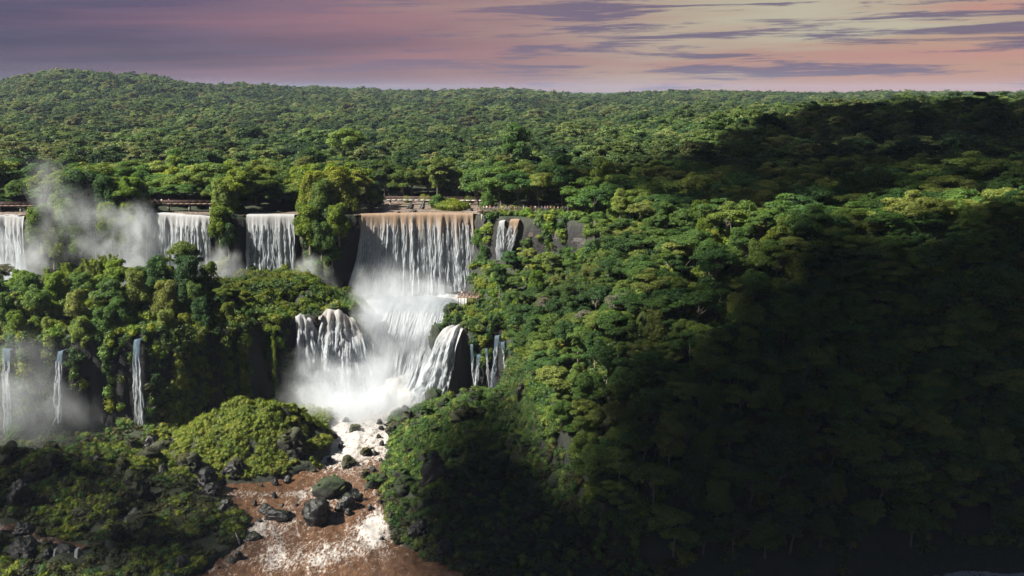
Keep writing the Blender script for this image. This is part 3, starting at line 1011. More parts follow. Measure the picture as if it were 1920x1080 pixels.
def make_tree(kind, mat, nleaf, leaf, seed, cname='crown', **kw):
    rg = np.random.default_rng(seed)
    lobes, th = tree_lobes(rg, kind)
    cm = lobes_foliage(rg, lobes, nleaf, leaf, mat=M[mat], **kw)
    tips = [l[0] for l in lobes[::3]]
    tm = trunk_mesh(rg, th, 0.26, tips)
    return (tm, cm)


SPEC = [('umbrella', 'leaf', 11000, 0.38, 1), ('umbrella', 'leaf', 11000, 0.36, 2), ('umbrella', 'leaf', 11000, 0.42, 3), ('umbrella', 'leaf', 9000, 0.40, 12), ('dome', 'leaf', 12000, 0.38, 4), ('dome', 'leaf', 12000, 0.34, 5),
        ('dome', 'leaf', 11000, 0.42, 6), ('tall', 'leaf', 9000, 0.38, 7), ('tall', 'leaf', 9000, 0.42, 8), ('skirted', 'leaf', 11000, 0.38, 9), ('skirted', 'leaf', 11000, 0.36, 10), ('sparse', 'leaf', 6200, 0.36, 11), ('sparse', 'leaf', 6200, 0.34, 13)]
for k, (kd, mt, n, lf, sd) in enumerate(SPEC):
    protos.setdefault(kd, []).append(make_tree(kd, mt, n, lf, sd, core=0.45 if kd == 'sparse' else 0.6))
protos['bright'] = [make_tree('dome', 'leaf_bright', 9500, 0.44, 21), make_tree('umbrella', 'leaf_bright', 9000, 0.44, 22), make_tree('skirted', 'leaf_bright', 10000, 0.42, 23)]
protos['yellow'] = [make_tree('dome', 'leaf_yellow', 7000, 0.40, 24)]
protos['grey'] = [make_tree('sparse', 'leaf_grey', 9000, 0.30, 25, core=0.35), make_tree('umbrella', 'leaf_grey', 9000, 0.32, 26, core=0.45)]

# the leaning airy tree of the island
def island_tree():
    rg = np.random.default_rng(77)
    lobes = []
    for (x, y, z, r) in [(0, 0, 12.6, 2.0), (-1.8, .3, 12.2, 1.7), (1.7, -.2, 11.9, 1.8), (-3.4, 0, 11.0, 1.3), (3.2, .4, 10.4, 1.5), (.6, 1.4, 11.6, 1.6), (-.8, -1.4, 11.3, 1.6), (2.4, -1, 9.4, 1.5), (.4, 0, 9.9, 1.8),
                         (4.2, 0, 8.6, 1.1), (-1.6, .8, 9.6, 1.2), (-4.3, -.4, 9.4, 0.6), (-3.3, .5, 8.7, 0.5), (1.4, 0, 8.0, 1.4), (3.0, .6, 7.6, 1.0)]:
        lobes.append(((x, y, z), (r, r, r * 0.72)))
    cm = lobes_foliage(rg, lobes, 9000, 0.36, mat=M['leaf'], core=0.5)
    tm = trunk_mesh(rg, 7.5, 0.3, [l[0] for l in lobes])
    return (tm, cm)


protos['airy'] = [island_tree()]


# palms
def palm(seed, H):
    rg = np.random.default_rng(seed)
    V, F = tube([(0, 0, -1.5), (0.05, 0, H * 0.5), (0.2, 0.1, H)], [0.22, 0.17, 0.14], 7)
    tm = mesh_np('trunk', V, F, M['bark'], smooth=True)
    fr = []
    nf = 17
    for i in range(nf):
        a = i * 2.399 + rg.uniform(-.2, .2)
        el = rg.uniform(-0.35, 1.2)
        Lf = rg.uniform(2.4, 3.1)
        t = np.linspace(0, 1, 13)
        hx = Lf * (t * math.cos(el) * (1 - 0.25 * t))
        hz = Lf * (t * math.sin(el) - 0.75 * t ** 2 * (0.6 + 0.4 * math.cos(el)))
        rib = np.stack([hx * math.cos(a), hx * math.sin(a), hz + H], -1) + np.array([0.2, 0.1, 0])
        side = np.array([-math.sin(a), math.cos(a), 0])
        tv, tf = tube(rib, 0.035 * (1 - t * 0.7), 3)
        parts = [(tv, np.concatenate([tf[:, [0, 1, 2]], tf[:, [0, 2, 3]]]))]
        for s in (-1, 1):
            for j in range(1, 13):
                for hlf in (0, 0.5):
                    p = rib[j] * (1 - hlf) + rib[j - 1] * hlf
                    ln = 0.85 * math.sin(math.pi * (0.12 + 0.83 * t[j])) + 0.12
                    tip = p + side * s * ln * 0.8 + (rib[min(j + 1, 12)] - rib[j - 1]) * 0.35 + np.array([0, 0, -0.35 * ln])
                    wv = (rib[j] - rib[j - 1]) * 0.24
                    q = np.array([p - wv, p + wv, tip])
                    parts.append((q, np.array([[0, 1, 2]])))
        V, F = join(parts)
        fr.append(mesh_np('frond', V, F, M['leaf_palm'], tint=np.full(len(V), rg.uniform(.2, 1))))
    return tm, fr


PALMS = [palm(1, 7.0), palm(2, 5.0)]


def bamboo(seed):
    rg = np.random.default_rng(seed)
    culms, Ps, Ns = [], [], []
    for i in range(26):
        a, q = rg.uniform(0, 6.28), rg.uniform(0, 1.0)
        b = np.array([q * math.cos(a), q * math.sin(a), 0])
        H = rg.uniform(7, 12)
        le = rg.uniform(1.0, 3.2)
        t = np.linspace(0, 1, 10)
        pth = b + np.stack([np.cos(a) * le * t ** 2.2, np.sin(a) * le * t ** 2.2, H * (t - 0.10 * t ** 4)], -1)
        culms.append(tube(pth, 0.05 * (1 - 0.8 * t), 4))
        m = 330
        tt = rg.uniform(0.18, 1, m) ** 0.8
        c = np.stack([np.interp(tt, t, pth[:, j]) for j in range(3)], -1)
        sp = 0.95 * (1.05 - tt)[:, None] + 0.12
        off = rg.normal(size=(m, 3)) * sp * np.array([0.7, 0.7, 0.4])
        Ps.append(c + off)
        Ns.append(unit(off * 0.5 + np.array([0, 0, 0.8]) + rg.normal(size=(m, 3)) * 0.4))
    V, F, T = leaves(rg, np.concatenate(Ps), np.concatenate(Ns), 0.46, 0.35, 0.6)
    cm = mesh_np('foliage', V, F, M['leaf_bamboo'], tint=T)
    V, F = join(culms)
    return mesh_np('culms', V, F, M['leaf_palm'], smooth=True), cm


BAMBOO = [bamboo(1), bamboo(2)]

# ------------------------------------------------------------------ countable trees
TREES = []          # (x, y, z, kind, variant, scale, rz, label, group)


def put_tree(kind, x, y, s=1.0, label=None, group=None, z=None, rz=None, var=None, name='tree', sz=1.0):
    z = float(ground_z(np.array([x]), np.array([y]))[0]) if z is None else z
    TREES.append((x, y, z, s))
    pr = protos[kind]
    tm, cm = pr[(var if var is not None else random.randrange(len(pr))) % len(pr)]
    r = empty(name, (x, y, z - 0.2), random.uniform(0, 6.28) if rz is None else rz)
    r.scale = (s, s, s * sz)
    obj('trunk', tm, r)
    obj('crown', cm, r)
    tag(r, label, 'tree', group)
    return r


def put_palm(x, y, s, label, group=None, v=0, z=None):
    z = float(ground_z(np.array([x]), np.array([y]))[0]) if z is None else z
    r = empty('palm_tree', (x, y, z - 0.2), random.uniform(0, 6.28))
    r.scale = (s, s, s)
    tm, fr = PALMS[v]
    obj('trunk', tm, r)
    for f in fr:
        obj('frond', f, r)
    tag(r, label, 'palm tree', group)


def put_bamboo(x, y, s, label, group, v=0):
    z = float(ground_z(np.array([x]), np.array([y]))[0])
    r = empty('bamboo_clump', (x, y, z - 0.2), random.uniform(0, 6.28))
    r.scale = (s, s, s)
    obj('culms', BAMBOO[v][0], r)
    obj('foliage', BAMBOO[v][1], r)
    tag(r, label, 'bamboo', group)
    TREES.append((x, y, z, s * 0.6))


def poisson(n, x0, x1, y0, y1, dmin, test, seed, existing=()):
    rg = random.Random(seed)
    pts = [(e[0], e[1]) for e in existing]
    out = []
    for _ in range(n):
        x, y = rg.uniform(x0, x1), rg.uniform(y0, y1)
        if not test(x, y):
            continue
        d2 = dmin * dmin
        if any((x - a) ** 2 + (y - b) ** 2 < d2 for a, b in pts):
            continue
        pts.append((x, y))
        out.append((x, y))
    return out


def g1(x, y):
    return float(ground_z(np.array([x]), np.array([y]))[0])


def pl1(x, y, line):
    return float(polyline(np.array([x]), np.array([y]), line)[0][0])


# the island shelf
put_tree('airy', -94.5, 304, 1.0, 'airy leaning tree standing up against the misty curtain on the island', z=g1(-94.5, 304) + 0.5, rz=0.2)
put_palm(-105.5, 305, 1.0, 'slim palm standing clear of the island bushes in front of the spray', v=0)
put_palm(-86.5, 305, 0.95, 'palm close against the airy leaning tree on the island', v=0)
put_palm(-80.5, 297, 0.9, 'short palm with drooping fronds at the end of the island trees', v=1)
put_palm(-113, 283, 0.95, 'pale palm with hanging fronds among the bushes over the left cliff', v=1)
for k, (x, y, s) in enumerate([(-126, 300, 1.02), (-119, 299, 1.15), (-122.5, 296, 1.0), (-115, 301, 1.15), (-129, 294, 0.85)]):
    put_bamboo(x, y, s, 'tall feathery yellow-green bamboo clump on the island crest', 'bamboo clumps on the island', k % 2)
ISL = 'trees on the island shelf'
for (x, y, s, kd) in [(-136, 291, .75, 'bright'), (-131, 284, .75, 'dome'), (-124, 285, .8, 'bright'), (-118, 288, .8, 'dome'), (-110, 292, .8, 'bright'), (-112, 299, .75, 'bright'), (-105, 297, .85, 'skirted'), (-100, 300, .8, 'bright'),
                      (-98, 292, .95, 'skirted'), (-91, 293, .95, 'skirted'), (-86, 297, .8, 'skirted'), (-102, 285, .9, 'skirted'), (-94, 284, .9, 'skirted'), (-108, 283, .8, 'dome'), (-116, 278, .75, 'skirted'), (-125, 276, .7, 'dome'),
                      (-133, 275, .7, 'skirted'), (-140, 281, .75, 'dome'), (-87, 288, .85, 'skirted'), (-80, 292, .5, 'bright'), (-76, 298, .38, 'bright'), (-104, 277, .7, 'skirted'), (-145, 296, .7, 'grey'), (-150, 305, .7, 'dome')]:
    s *= random.uniform(1.05, 1.4)
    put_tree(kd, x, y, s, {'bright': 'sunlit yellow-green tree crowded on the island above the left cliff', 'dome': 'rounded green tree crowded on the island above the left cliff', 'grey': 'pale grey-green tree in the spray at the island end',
                           'skirted': 'creeper-draped tree hanging over the left cliff edge'}[kd], ISL)

for (x, y, s, kd) in [(-128, 269, .8, 'bright'), (-121, 272, .6, 'skirted'), (-112, 271, .75, 'skirted'), (-107, 273, .95, 'skirted'), (-101.5, 276, .6, 'bright'), (-92, 277, .85, 'skirted'), (-88, 280, .6, 'bright'), (-84, 283, .95, 'skirted'), (-78, 287, .7, 'bright'), (-73, 290, .5, 'skirted'), (-138, 268, .9, 'skirted')]:
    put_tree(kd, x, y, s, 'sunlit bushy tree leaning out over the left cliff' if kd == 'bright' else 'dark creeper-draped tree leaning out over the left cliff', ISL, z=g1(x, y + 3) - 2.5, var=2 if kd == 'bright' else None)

# the rim of the upper plateau
RIM = 'trees along the rim of the upper falls'
rim = [(-152, 347, .95, 'bright'), (-145, 344, 1.05, 'skirted'), (-139, 345, 1.1, 'dome'), (-131, 344, 1.05, 'skirted'), (-125, 345, .95, 'bright'), (-122, 349, .9, 'skirted'), (-93, 343, .95, 'skirted'), (-90, 347, 1.1, 'bright'),
       (-64, 345, 1.1, 'bright'), (-61, 341, .95, 'skirted'), (-57, 346, 1.2, 'bright'), (-66, 350, 1.25, 'bright'), (-58, 353, 1.25, 'bright'), (-53, 346, .85, 'bright'), (-52, 352, .95, 'bright'), (-54, 360, 1.1, 'bright'), (-47, 366, .8, 'skirted'),
       (-47, 357, .7, 'bright'), (-95, 351, 1.0, 'dome'), (-88, 366, 1.1, 'bright'), (-80, 368, 1.0, 'dome'), (-73, 367, 1.1, 'bright'), (-8, 352, 1.15, 'dome'), (-3, 349, 1.2, 'umbrella'), (-11, 360, 1.1, 'dome'), (-8, 346, .6, 'skirted')]
for (x, y, s, kd) in rim:
    put_tree(kd, x, y, s * 1.22, {'bright': 'sunlit leafy tree overhanging the rim between the upper curtains', 'dome': 'rounded dark green tree standing on the rim of the upper falls', 'skirted': 'creeper-draped tree spilling over the upper cliff',
                           'umbrella': 'spreading dark tree over the rim where the walkway begins'}[kd], RIM)
for (x, y, z, s) in [(-150, 337, 47, 1.25), (-146, 336, 42, 1.2), (-142, 338, 48, 1.3), (-138, 337, 43, 1.1), (-129, 339, 48, 1.2), (-126, 339, 45, 1.1), (-123, 341, 50, 1.0), (-93, 337, 48, 1.1), (-90, 336, 45, 0.9), (-64, 335, 47, 1.25), (-60, 333, 45, 1.1), (-55, 336, 49, 1.1),
                     (-66, 337, 50, 1.0), (-57, 334, 41, 0.9), (-10.5, 338, 46, 0.6), (-9, 335.5, 40, 0.7)]:
    if z > 46:
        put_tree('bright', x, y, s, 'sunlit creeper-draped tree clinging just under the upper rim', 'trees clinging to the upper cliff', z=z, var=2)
    else:
        put_tree('skirted', x, y, s, 'dark creeper-draped tree clinging low on the upper cliff', 'trees clinging to the upper cliff', z=z)
put_tree('dome', -25.0, 359, 0.6, 'small round tree on the grassy islet above the widest curtain')
BACK = 'trees behind the upper river'
for (x, y) in poisson(900, -175, 18, 384, 412, 6.4, lambda x, y: True, 5, TREES):
    s = random.uniform(0.95, 1.3)
    kd = random.choice(['dome', 'dome', 'umbrella', 'tall', 'bright', 'skirted'])
    if x > -40 and kd == 'bright':
        kd = 'dome'
    put_tree(kd, x, y, s, {'bright': 'yellow-green tree in the wood behind the upper river', 'dome': 'rounded tree in the wood behind the upper river', 'skirted': 'creeper-covered tree in the wood behind the upper river', 'tall': 'narrow tall tree in the wood behind the upper river',
                           'umbrella': 'flat-crowned tree in the wood behind the upper river'}[kd], BACK)
put_tree('umbrella', -73, 470, 1.75, 'tall dark emergent tree rising above the forest behind the square curtain', sz=1.25, var=1)
put_tree('tall', 2, 440, 1.7, 'broad dark emergent tree rising above the forest behind the walkway', var=0)
for (x, y, s) in [(-58, 372, 1.2), (-51, 370, 1.15), (-110, 372, 1.1), (-92, 376, 1.1), (-20, 392, 1.2), (-160, 376, 1.1)]:
    put_palm(x, y, s, 'palm with feathery crown rising among the trees behind the upper river', 'palms behind the upper river', 0)

# the wood over the crowded walkway
for (x, y, s, kd) in [(2, 344, 1.25, 'umbrella'), (9, 342, 1.3, 'umbrella'), (16, 340, 1.3, 'tall'), (22, 337, 1.2, 'umbrella'), (5, 351, 1.4, 'dome'), (13, 350, 1.4, 'umbrella'), (21, 347, 1.4, 'dome'), (29, 338, 1.2, 'tall'), (31, 330, 1.1, 'umbrella'), (38, 322, 1.0, 'dome')]:
    put_tree(kd, x, y, s, {'umbrella': 'dark flat-crowned tree sheltering the crowded walkway', 'tall': 'dark slim tree with pale trunk beside the crowded walkway', 'dome': 'dark rounded tree behind the crowded walkway'}[kd], 'trees over the crowded walkway')

# named trees on the flank
put_tree('yellow', 13.6, 262, 0.52, 'yellow flowering tree on the forested flank beside the gorge')
put_tree('grey', 10.2, 287, 0.75, 'grey half-bare tree high on the flank beside the twin strands', var=1)
put_tree('grey', 19.5, 264, 0.8, 'grey-brown twiggy tree uphill of the yellow flowering tree', var=0)
put_tree('grey', 27, 258, 0.8, 'silvery-leaved tree halfway up the forested flank', var=1)
FL = 'trees on the forested flank'
flank_ok = lambda x, y: pl1(x, y, FOOT) > 1.5 and pl1(x, y, E_UP) < 7 and (x > -2 or y > 300)
n_fl = 0
for (x, y) in sorted(poisson(5000, -6, 140, 193, 334, 4.9, flank_ok, 11, TREES), key=lambda p: p[0] + p[1] * 0.3):
    z = g1(x, y)
    if not in_view(x, y, z + 6, 0.03):
        continue
    if x < 24 and y > 292 and z > 41:
        continue
    if n_fl >= 168:
        break
    n_fl += 1
    s = random.uniform(0.62, 1.05) * (0.75 if x < 24 and y > 290 else 1.0)
    hi = pl1(x, y, E_UP) > -22
    kd = random.choice(['umbrella', 'umbrella', 'umbrella', 'dome', 'sparse', 'sparse', 'skirted', 'dome', 'tall'] + (['bright', 'bright', 'umbrella'] if hi else []))
    de = pl1(x, y, E_UP)
    zone = 'on the crest of the flank' if de > -12 else 'low on the flank above the gorge wall' if pl1(x, y, FOOT) < 10 and x < 20 else 'at the foot of the flank by the river bend' if pl1(x, y, FOOT) < 12 else 'on the flank facing the veil fall' if x < 22 else 'in the middle of the flank'
    size = 'small' if s < 0.74 else 'large' if s > 0.93 else 'mid-sized'
    put_tree(kd, x, y, s, size + {'umbrella': ' flat-crowned green tree ', 'dome': ' rounded green tree ', 'sparse': ' open-crowned layered tree ', 'skirted': ' creeper-draped tree ', 'tall': ' slender tall tree ', 'bright': ' yellow-green tree '}[kd] + zone, FL, z=z)
for k, (x, y) in enumerate(((16, 252), (31, 247), (24, 280))):
    put_palm(x, y, 1.0, ['palm near the yellow flowering tree on the flank', 'palm halfway up the flank', 'palm high on the flank below the crest'][k], v=0)

# ------------------------------------------------------------------ uncountable growth: instanced stuff
def instancer(name, label, pts, rots, scls, idx, meshes):
    """one object whose geometry nodes set plants on its points"""
    col = bpy.data.collections.new(name + '_plants')
    for k, me in enumerate(meshes):
        po = bpy.data.objects.new('%02d_plant' % k, me)
        col.objects.link(po)
    me = bpy.data.meshes.new(name)
    me.vertices.add(len(pts))
    me.vertices.foreach_set('co', np.asarray(pts, np.float32).ravel())
    a = me.attributes.new('rot', 'FLOAT_VECTOR', 'POINT')
    a.data.foreach_set('vector', np.asarray(rots, np.float32).ravel())
    a = me.attributes.new('scl', 'FLOAT_VECTOR', 'POINT')
    a.data.foreach_set('vector', np.asarray(scls, np.float32).ravel())
    a = me.attributes.new('pick', 'INT', 'POINT')
    a.data.foreach_set('value', np.asarray(idx, np.int32))
    o = obj(name, me)
    ng = bpy.data.node_groups.new(name, 'GeometryNodeTree')
    ng.interface.new_socket('Geometry', in_out='INPUT', socket_type='NodeSocketGeometry')
    ng.interface.new_socket('Geometry', in_out='OUTPUT', socket_type='NodeSocketGeometry')
    gi, go = ng.nodes.new('NodeGroupInput'), ng.nodes.new('NodeGroupOutput')
    ip = ng.nodes.new('GeometryNodeInstanceOnPoints')
    ci = ng.nodes.new('GeometryNodeCollectionInfo')
    ci.inputs['Collection'].default_value = col
    ci.inputs['Separate Children'].default_value = True
    ci.inputs['Reset Children'].default_value = True

    def named(nm, dt):
        n = ng.nodes.new('GeometryNodeInputNamedAttribute')
        n.data_type = dt
        n.inputs['Name'].default_value = nm
        return n.outputs['Attribute']
    e2r = ng.nodes.new('FunctionNodeEulerToRotation')
    L = ng.links.new
    L(gi.outputs[0], ip.inputs['Points'])
    L(ci.outputs[0], ip.inputs['Instance'])
    ip.inputs['Pick Instance'].default_value = True
    L(named('pick', 'INT'), ip.inputs['Instance Index'])
    L(named('rot', 'FLOAT_VECTOR'), e2r.inputs[0])
    L(e2r.outputs[0], ip.inputs['Rotation'])
    L(named('scl', 'FLOAT_VECTOR'), ip.inputs['Scale'])
    L(ip.outputs[0], go.inputs[0])
    md = o.modifiers.new('growth', 'NODES')
    md.node_group = ng
    tag(o, label, kind='stuff')
    return o


def lod(kind, seed, n, leaf, mat='leaf_far', core=0.8):
    rg = np.random.default_rng(seed)
    lobes, th = tree_lobes(rg, kind)
    return lobes_foliage(rg, lobes, n, leaf, core=core, mat=M[mat], name='forest_tree')


# the forest that runs back to the hills
LOD = [lod('umbrella', 51, 2600, 0.62), lod('dome', 52, 2600, 0.6), lod('dome', 53, 2400, 0.66), lod('umbrella', 54, 2600, 0.6), lod('umbrella', 55, 2400, 0.66), lod('dome', 56, 2600, 0.6)]
pts = []
rg = np.random.default_rng(91)
for y0, y1, step in ((395, 620, 6.8), (620, 1200, 8.0), (1200, 3000, 10.5)):
    yy = np.arange(y0, y1, step)
    for yv in yy:
        xx = np.arange(-0.57 * yv - 20, 0.57 * yv + 20, step)
        pts.append(np.stack([xx + rg.uniform(-.48, .48, len(xx)) * step, yv + rg.uniform(-.48, .48, len(xx)) * step], -1))
# behind the crest of the flank
for yv in np.arange(240, 400, 6.2):
    xx = np.arange(20, 250, 6.2)
    q = np.stack([xx + rg.uniform(-.45, .45, len(xx)) * 6.2, yv + rg.uniform(-.45, .45, len(xx)) * 6.2], -1)
    pts.append(q[polyline(q[:, 0], q[:, 1], E_UP)[0] > 6])
for yv in np.arange(348, 400, 6.2):
    xx = np.arange(-260, 30, 6.2)
    q = np.stack([xx + rg.uniform(-.45, .45, len(xx)) * 6.2, yv + rg.uniform(-.45, .45, len(xx)) * 6.2], -1)
    wet = ((q[:, 0] > -57) & (q[:, 0] < -8) & (q[:, 1] < 390)) | ((q[:, 0] > -89) & (q[:, 0] < -66) & (q[:, 1] < 353)) | ((q[:, 0] > -126) & (q[:, 0] < -94) & (q[:, 1] < 362)) | ((q[:, 0] < -153) & (q[:, 1] < 356)) | (q[:, 0] > -8) & (q[:, 1] < 346)
    pts.append(q[~wet])
# the part of the flank not built tree by tree
fq = np.stack([rg.uniform(-4, 190, 2600), rg.uniform(186, 300, 2600)], -1)
fq = fq[~((fq[:, 0] < 26) & (fq[:, 1] > 288))]
fq = fq[(polyline(fq[:, 0], fq[:, 1], FOOT)[0] > 1.5) & (polyline(fq[:, 0], fq[:, 1], E_UP)[0] < 6)]
nf0 = sum(len(p) for p in pts)
P = np.concatenate(pts + [fq])
tr = np.array([(t[0], t[1]) for t in TREES])
near = P[:, 1] < 480
keep = np.ones(len(P), bool)
ni = np.where(near)[0]
for i0 in range(0, len(ni), 2000):
    ii = ni[i0:i0 + 2000]
    d = np.min(np.hypot(P[ii, 0][:, None] - tr[None, :, 0], P[ii, 1][:, None] - tr[None, :, 1]), axis=1)
    keep[ii] = d > 3.4
P = P[keep]
z = ground_z(P[:, 0], P[:, 1])
vis = in_view(P[:, 0], P[:, 1], z + 8, 0.05)
P, z = P[vis], z[vis]
n = len(P)
sc = (0.62 + 0.75 * rg.uniform(0, 1, n) ** 1.6) * np.where(P[:, 1] > 1100, 1.3, 1.05)
sc *= 1 + 0.4 * (rg.uniform(0, 1, n) > 0.985) * (P[:, 1] < 1300)
flank = (polyline(P[:, 0], P[:, 1], E_UP)[0] < 6) & (P[:, 1] < 330)
sc = np.where(flank, sc * 0.68, sc)
scl = np.stack([sc * rg.uniform(0.9, 1.25, n), sc * rg.uniform(0.9, 1.25, n), sc * rg.uniform(0.72, 1.0, n)], -1)
rot = np.stack([rg.normal(0, .06, n), rg.normal(0, .06, n), rg.uniform(0, 6.28, n)], -1)
HI = [pr[1] for kd in ('umbrella', 'dome') for pr in protos[kd]]
pick = np.where(P[:, 1] < 420, len(LOD) + rg.integers(0, len(HI), n), rg.integers(0, len(LOD), n))
instancer('forest', 'unbroken subtropical forest rolling back from the falls to the hills', np.stack([P[:, 0], P[:, 1], z - 0.4], -1), rot, scl, pick, LOD + HI)

# shrubs, ferns and creepers on cliffs, shelves and banks
def bush_mesh(seed, mat, n=420, leaf=0.30, st=(1, 1, 1), core=0.7):
    rg = np.random.default_rng(seed)
    lobes, _ = tree_lobes(rg, 'bush')
    lobes = [((c[0] * st[0], c[1] * st[1], c[2] * st[2]), (r[0] * st[0], r[1] * st[1], r[2] * st[2])) for c, r in lobes]
    return lobes_foliage(rg, lobes, n, leaf, core=core, mat=M[mat], name='shrub', zmin=-0.8)


def drape_mesh(seed, mat):
    rg = np.random.default_rng(seed)
    lobes = []
    for i in range(9):
        t = i / 8
        lobes.append(((rg.normal() * 0.35, rg.normal() * 0.25, -t * 4.5), (0.75 * (1 - 0.6 * t), 0.6 * (1 - 0.6 * t), 0.8)))
    return lobes_foliage(rg, lobes, 700, 0.28, core=0.6, mat=M[mat], name='creeper', zmin=-1, droop=0.5, up=0.2)


def tuft_mesh(seed, mat, n=26, h=0.7):
    rg = np.random.default_rng(seed)
    V, F, T = [], [], []
    for i in range(n):
        a = rg.uniform(0, 6.28)
        b = np.array([rg.normal() * 0.22, rg.normal() * 0.22, -0.05])
        l = h * rg.uniform(0.6, 1.3)
        tip = b + np.array([math.cos(a) * l * 0.6, math.sin(a) * l * 0.6, l * 0.8])
        mid = (b + tip) / 2 + np.array([0, 0, l * 0.18])
        w = np.array([-math.sin(a), math.cos(a), 0]) * 0.07
        o = len(V)
        V += [b - w, b + w, mid + w * 0.9, mid - w * 0.9, tip]
        F += [[o, o + 1, o + 2], [o, o + 2, o + 3], [o + 3, o + 2, o + 4]]
        T += [rg.uniform()] * 5
    return mesh_np('tuft', np.array(V), np.array(F), M[mat], tint=np.array(T))


def scatter(name, label, n, box, test, meshes, size, seed, tilt=0.5, sink=0.15):
    rg = np.random.default_rng(seed)
    x = rg.uniform(box[0], box[1], n)
    y = rg.uniform(box[2], box[3], n)
    e = 0.4
    z = ground_z(x, y)
    gx_ = (ground_z(x + e, y) - z) / e
    gy_ = (ground_z(x, y + e) - z) / e
    sl = np.hypot(gx_, gy_)
    # steep ground has more surface than its plan shows: duplicate there
    rep = np.clip(np.floor(np.sqrt(1 + sl * sl) * 0.9 + rg.uniform(0, 1, n)), 1, 9).astype(int)
    k = test(x, y, z, sl, rg)
    x, y, z, gx_, gy_, sl, k = (np.repeat(v, rep) for v in (x, y, z, gx_, gy_, sl, k))
    m = len(x)
    jx = rg.uniform(-0.5, 0.5, m) * (sl > 0.8) * 1.6
    jy = rg.uniform(-0.5, 0.5, m) * (sl > 0.8) * 1.6
    x, y = x + jx, y + jy
    z = ground_z(x, y)
    ok = (k >= 0) & in_view(x, y, z, 0.04)
    x, y, z, gx_, gy_, sl, k = (v[ok] for v in (x, y, z, gx_, gy_, sl, k))
    m = len(x)
    s = rg.uniform(size[0], size[1], m)
    inv = 1 / np.sqrt(1 + sl * sl)
    ti = tilt
    rot = np.stack([np.arctan(gy_) * ti + rg.normal(0, .15, m), -np.arctan(gx_) * ti + rg.normal(0, .15, m), rg.uniform(-3.14, 3.14, m)], -1)
    rot[:, 2] *= np.where(sl > 0.8, 0.25, 1)
    pick = np.array([rg.integers(a, b) for a, b in (meshes[1][int(q)] for q in k)]) if m else np.zeros(0)
    out = np.stack([-gx_ * inv, -gy_ * inv, inv], -1) * (0.1 * s)[:, None]
    return instancer(name, label, np.stack([x, y, z - sink * s], -1) + out, rot, np.stack([s, s, s * rg.uniform(.75, 1.25, m)], -1), pick, meshes[0])


SHR = [bush_mesh(1, 'leaf'), bush_mesh(2, 'leaf_vine'), bush_mesh(3, 'leaf'), bush_mesh(4, 'leaf_bright'), bush_mesh(5, 'leaf_vine', 420, 0.26), drape_mesh(6, 'leaf_vine'), drape_mesh(7, 'leaf_vine'), drape_mesh(8, 'leaf')]
WETX = ((-53, -9), (-87, -67), (-120, -95), (-195, -154))


def cliff_test(x, y, z, sl, rg):
    k = np.full(len(x), -1)
    su = polyline(x, y, E_UP)[0]
    sl_ = polyline(x, y, L_L)[0]
    sr_ = polyline(x, y, L_R)[0]
    sf_ = polyline(x, y, FOOT)[0]
    steepc = sl > 0.9
    land = (z > 25.0) | (sf_ > 0)
    r = rg.uniform(0, 1, len(x))
    # creepers hang on the upper part of each cliff, thinning downwards
    hi = np.where(y > 325, np.clip((z - 30) / 26, 0, 1), np.clip((z - 4) / 28, 0, 1))
    hn = fbm(x / 9, y / 9, seed=83, octv=2)
    k = np.where(steepc & (r < np.clip(0.12 + 1.3 * hi ** 2.2 + (hn - 0.5) * 1.5, 0.03, 1)), 1, k)
    k = np.where(steepc & (k == 1) & (rg.uniform(0, 1, len(x)) < 0.35), 0, k)
    flat = ~steepc & land
    k = np.where(flat & (r < 0.62), 0, k)
    k = np.where(flat & (z < 45) & (z > 29) & (x < -60) & (r < 0.25), 2, k)
    gorge = (sl_ < -1.5) & (sr_ < -1.5) & (x > -60) & (x < 0) & (y > 281)
    k = np.where(gorge, -1, k)
    for a, b in WETX:
        k = np.where((x > a - 1) & (x < b + 1) & (y > 336) & (y < 386), -1, k)
    k = np.where((x > -62.0) & (x < -43) & (y > 292) & (y < 300.5) & (np.abs(x + 55.7) > 0.5), -1, k)      # falls off the shelf
    k = np.where((x > -19.8) & (x < -14.2) & (y > 290) & (y < 297), -1, k)
    k = np.where((x > -6) & (x < 3) & (y > 327) & (y < 336), -1, k)
    k = np.where((np.abs(x + 97.4) < 1.6) & (y < 273), -1, k)
    k = np.where((x > 5) & (x < 22) & (np.abs(su) < 4) & (r < 0.35), -1, k)
    k = np.where((z < 25) & (sf_ < 0) & (sl_ < -3.5) & (sr_ < -3.5), -1, k)
    return k


scatter('undergrowth', 'shrubs and creepers clothing the cliffs and shelves', 34000, (-175, 140, 190, 350), cliff_test, (SHR, {0: (0, 5), 1: (5, 8), 2: (3, 4)}), (0.6, 1.75), 71)

TUF = [tuft_mesh(1, 'moss'), tuft_mesh(2, 'moss'), bush_mesh(11, 'moss', 300, 0.22), bush_mesh(12, 'moss', 300, 0.2, (1.2, 1.2, 0.7)), tuft_mesh(3, 'moss_dark'), bush_mesh(13, 'moss_dark', 280, 0.22, (1.2, 1.2, 0.7)), bush_mesh(14, 'moss_dark', 280, 0.2, (1.1, 1.1, 0.6)),
       bush_mesh(15, 'leaf_vine', 300, 0.24, (1.1, 1.1, 0.7)), bush_mesh(16, 'leaf', 300, 0.24)]


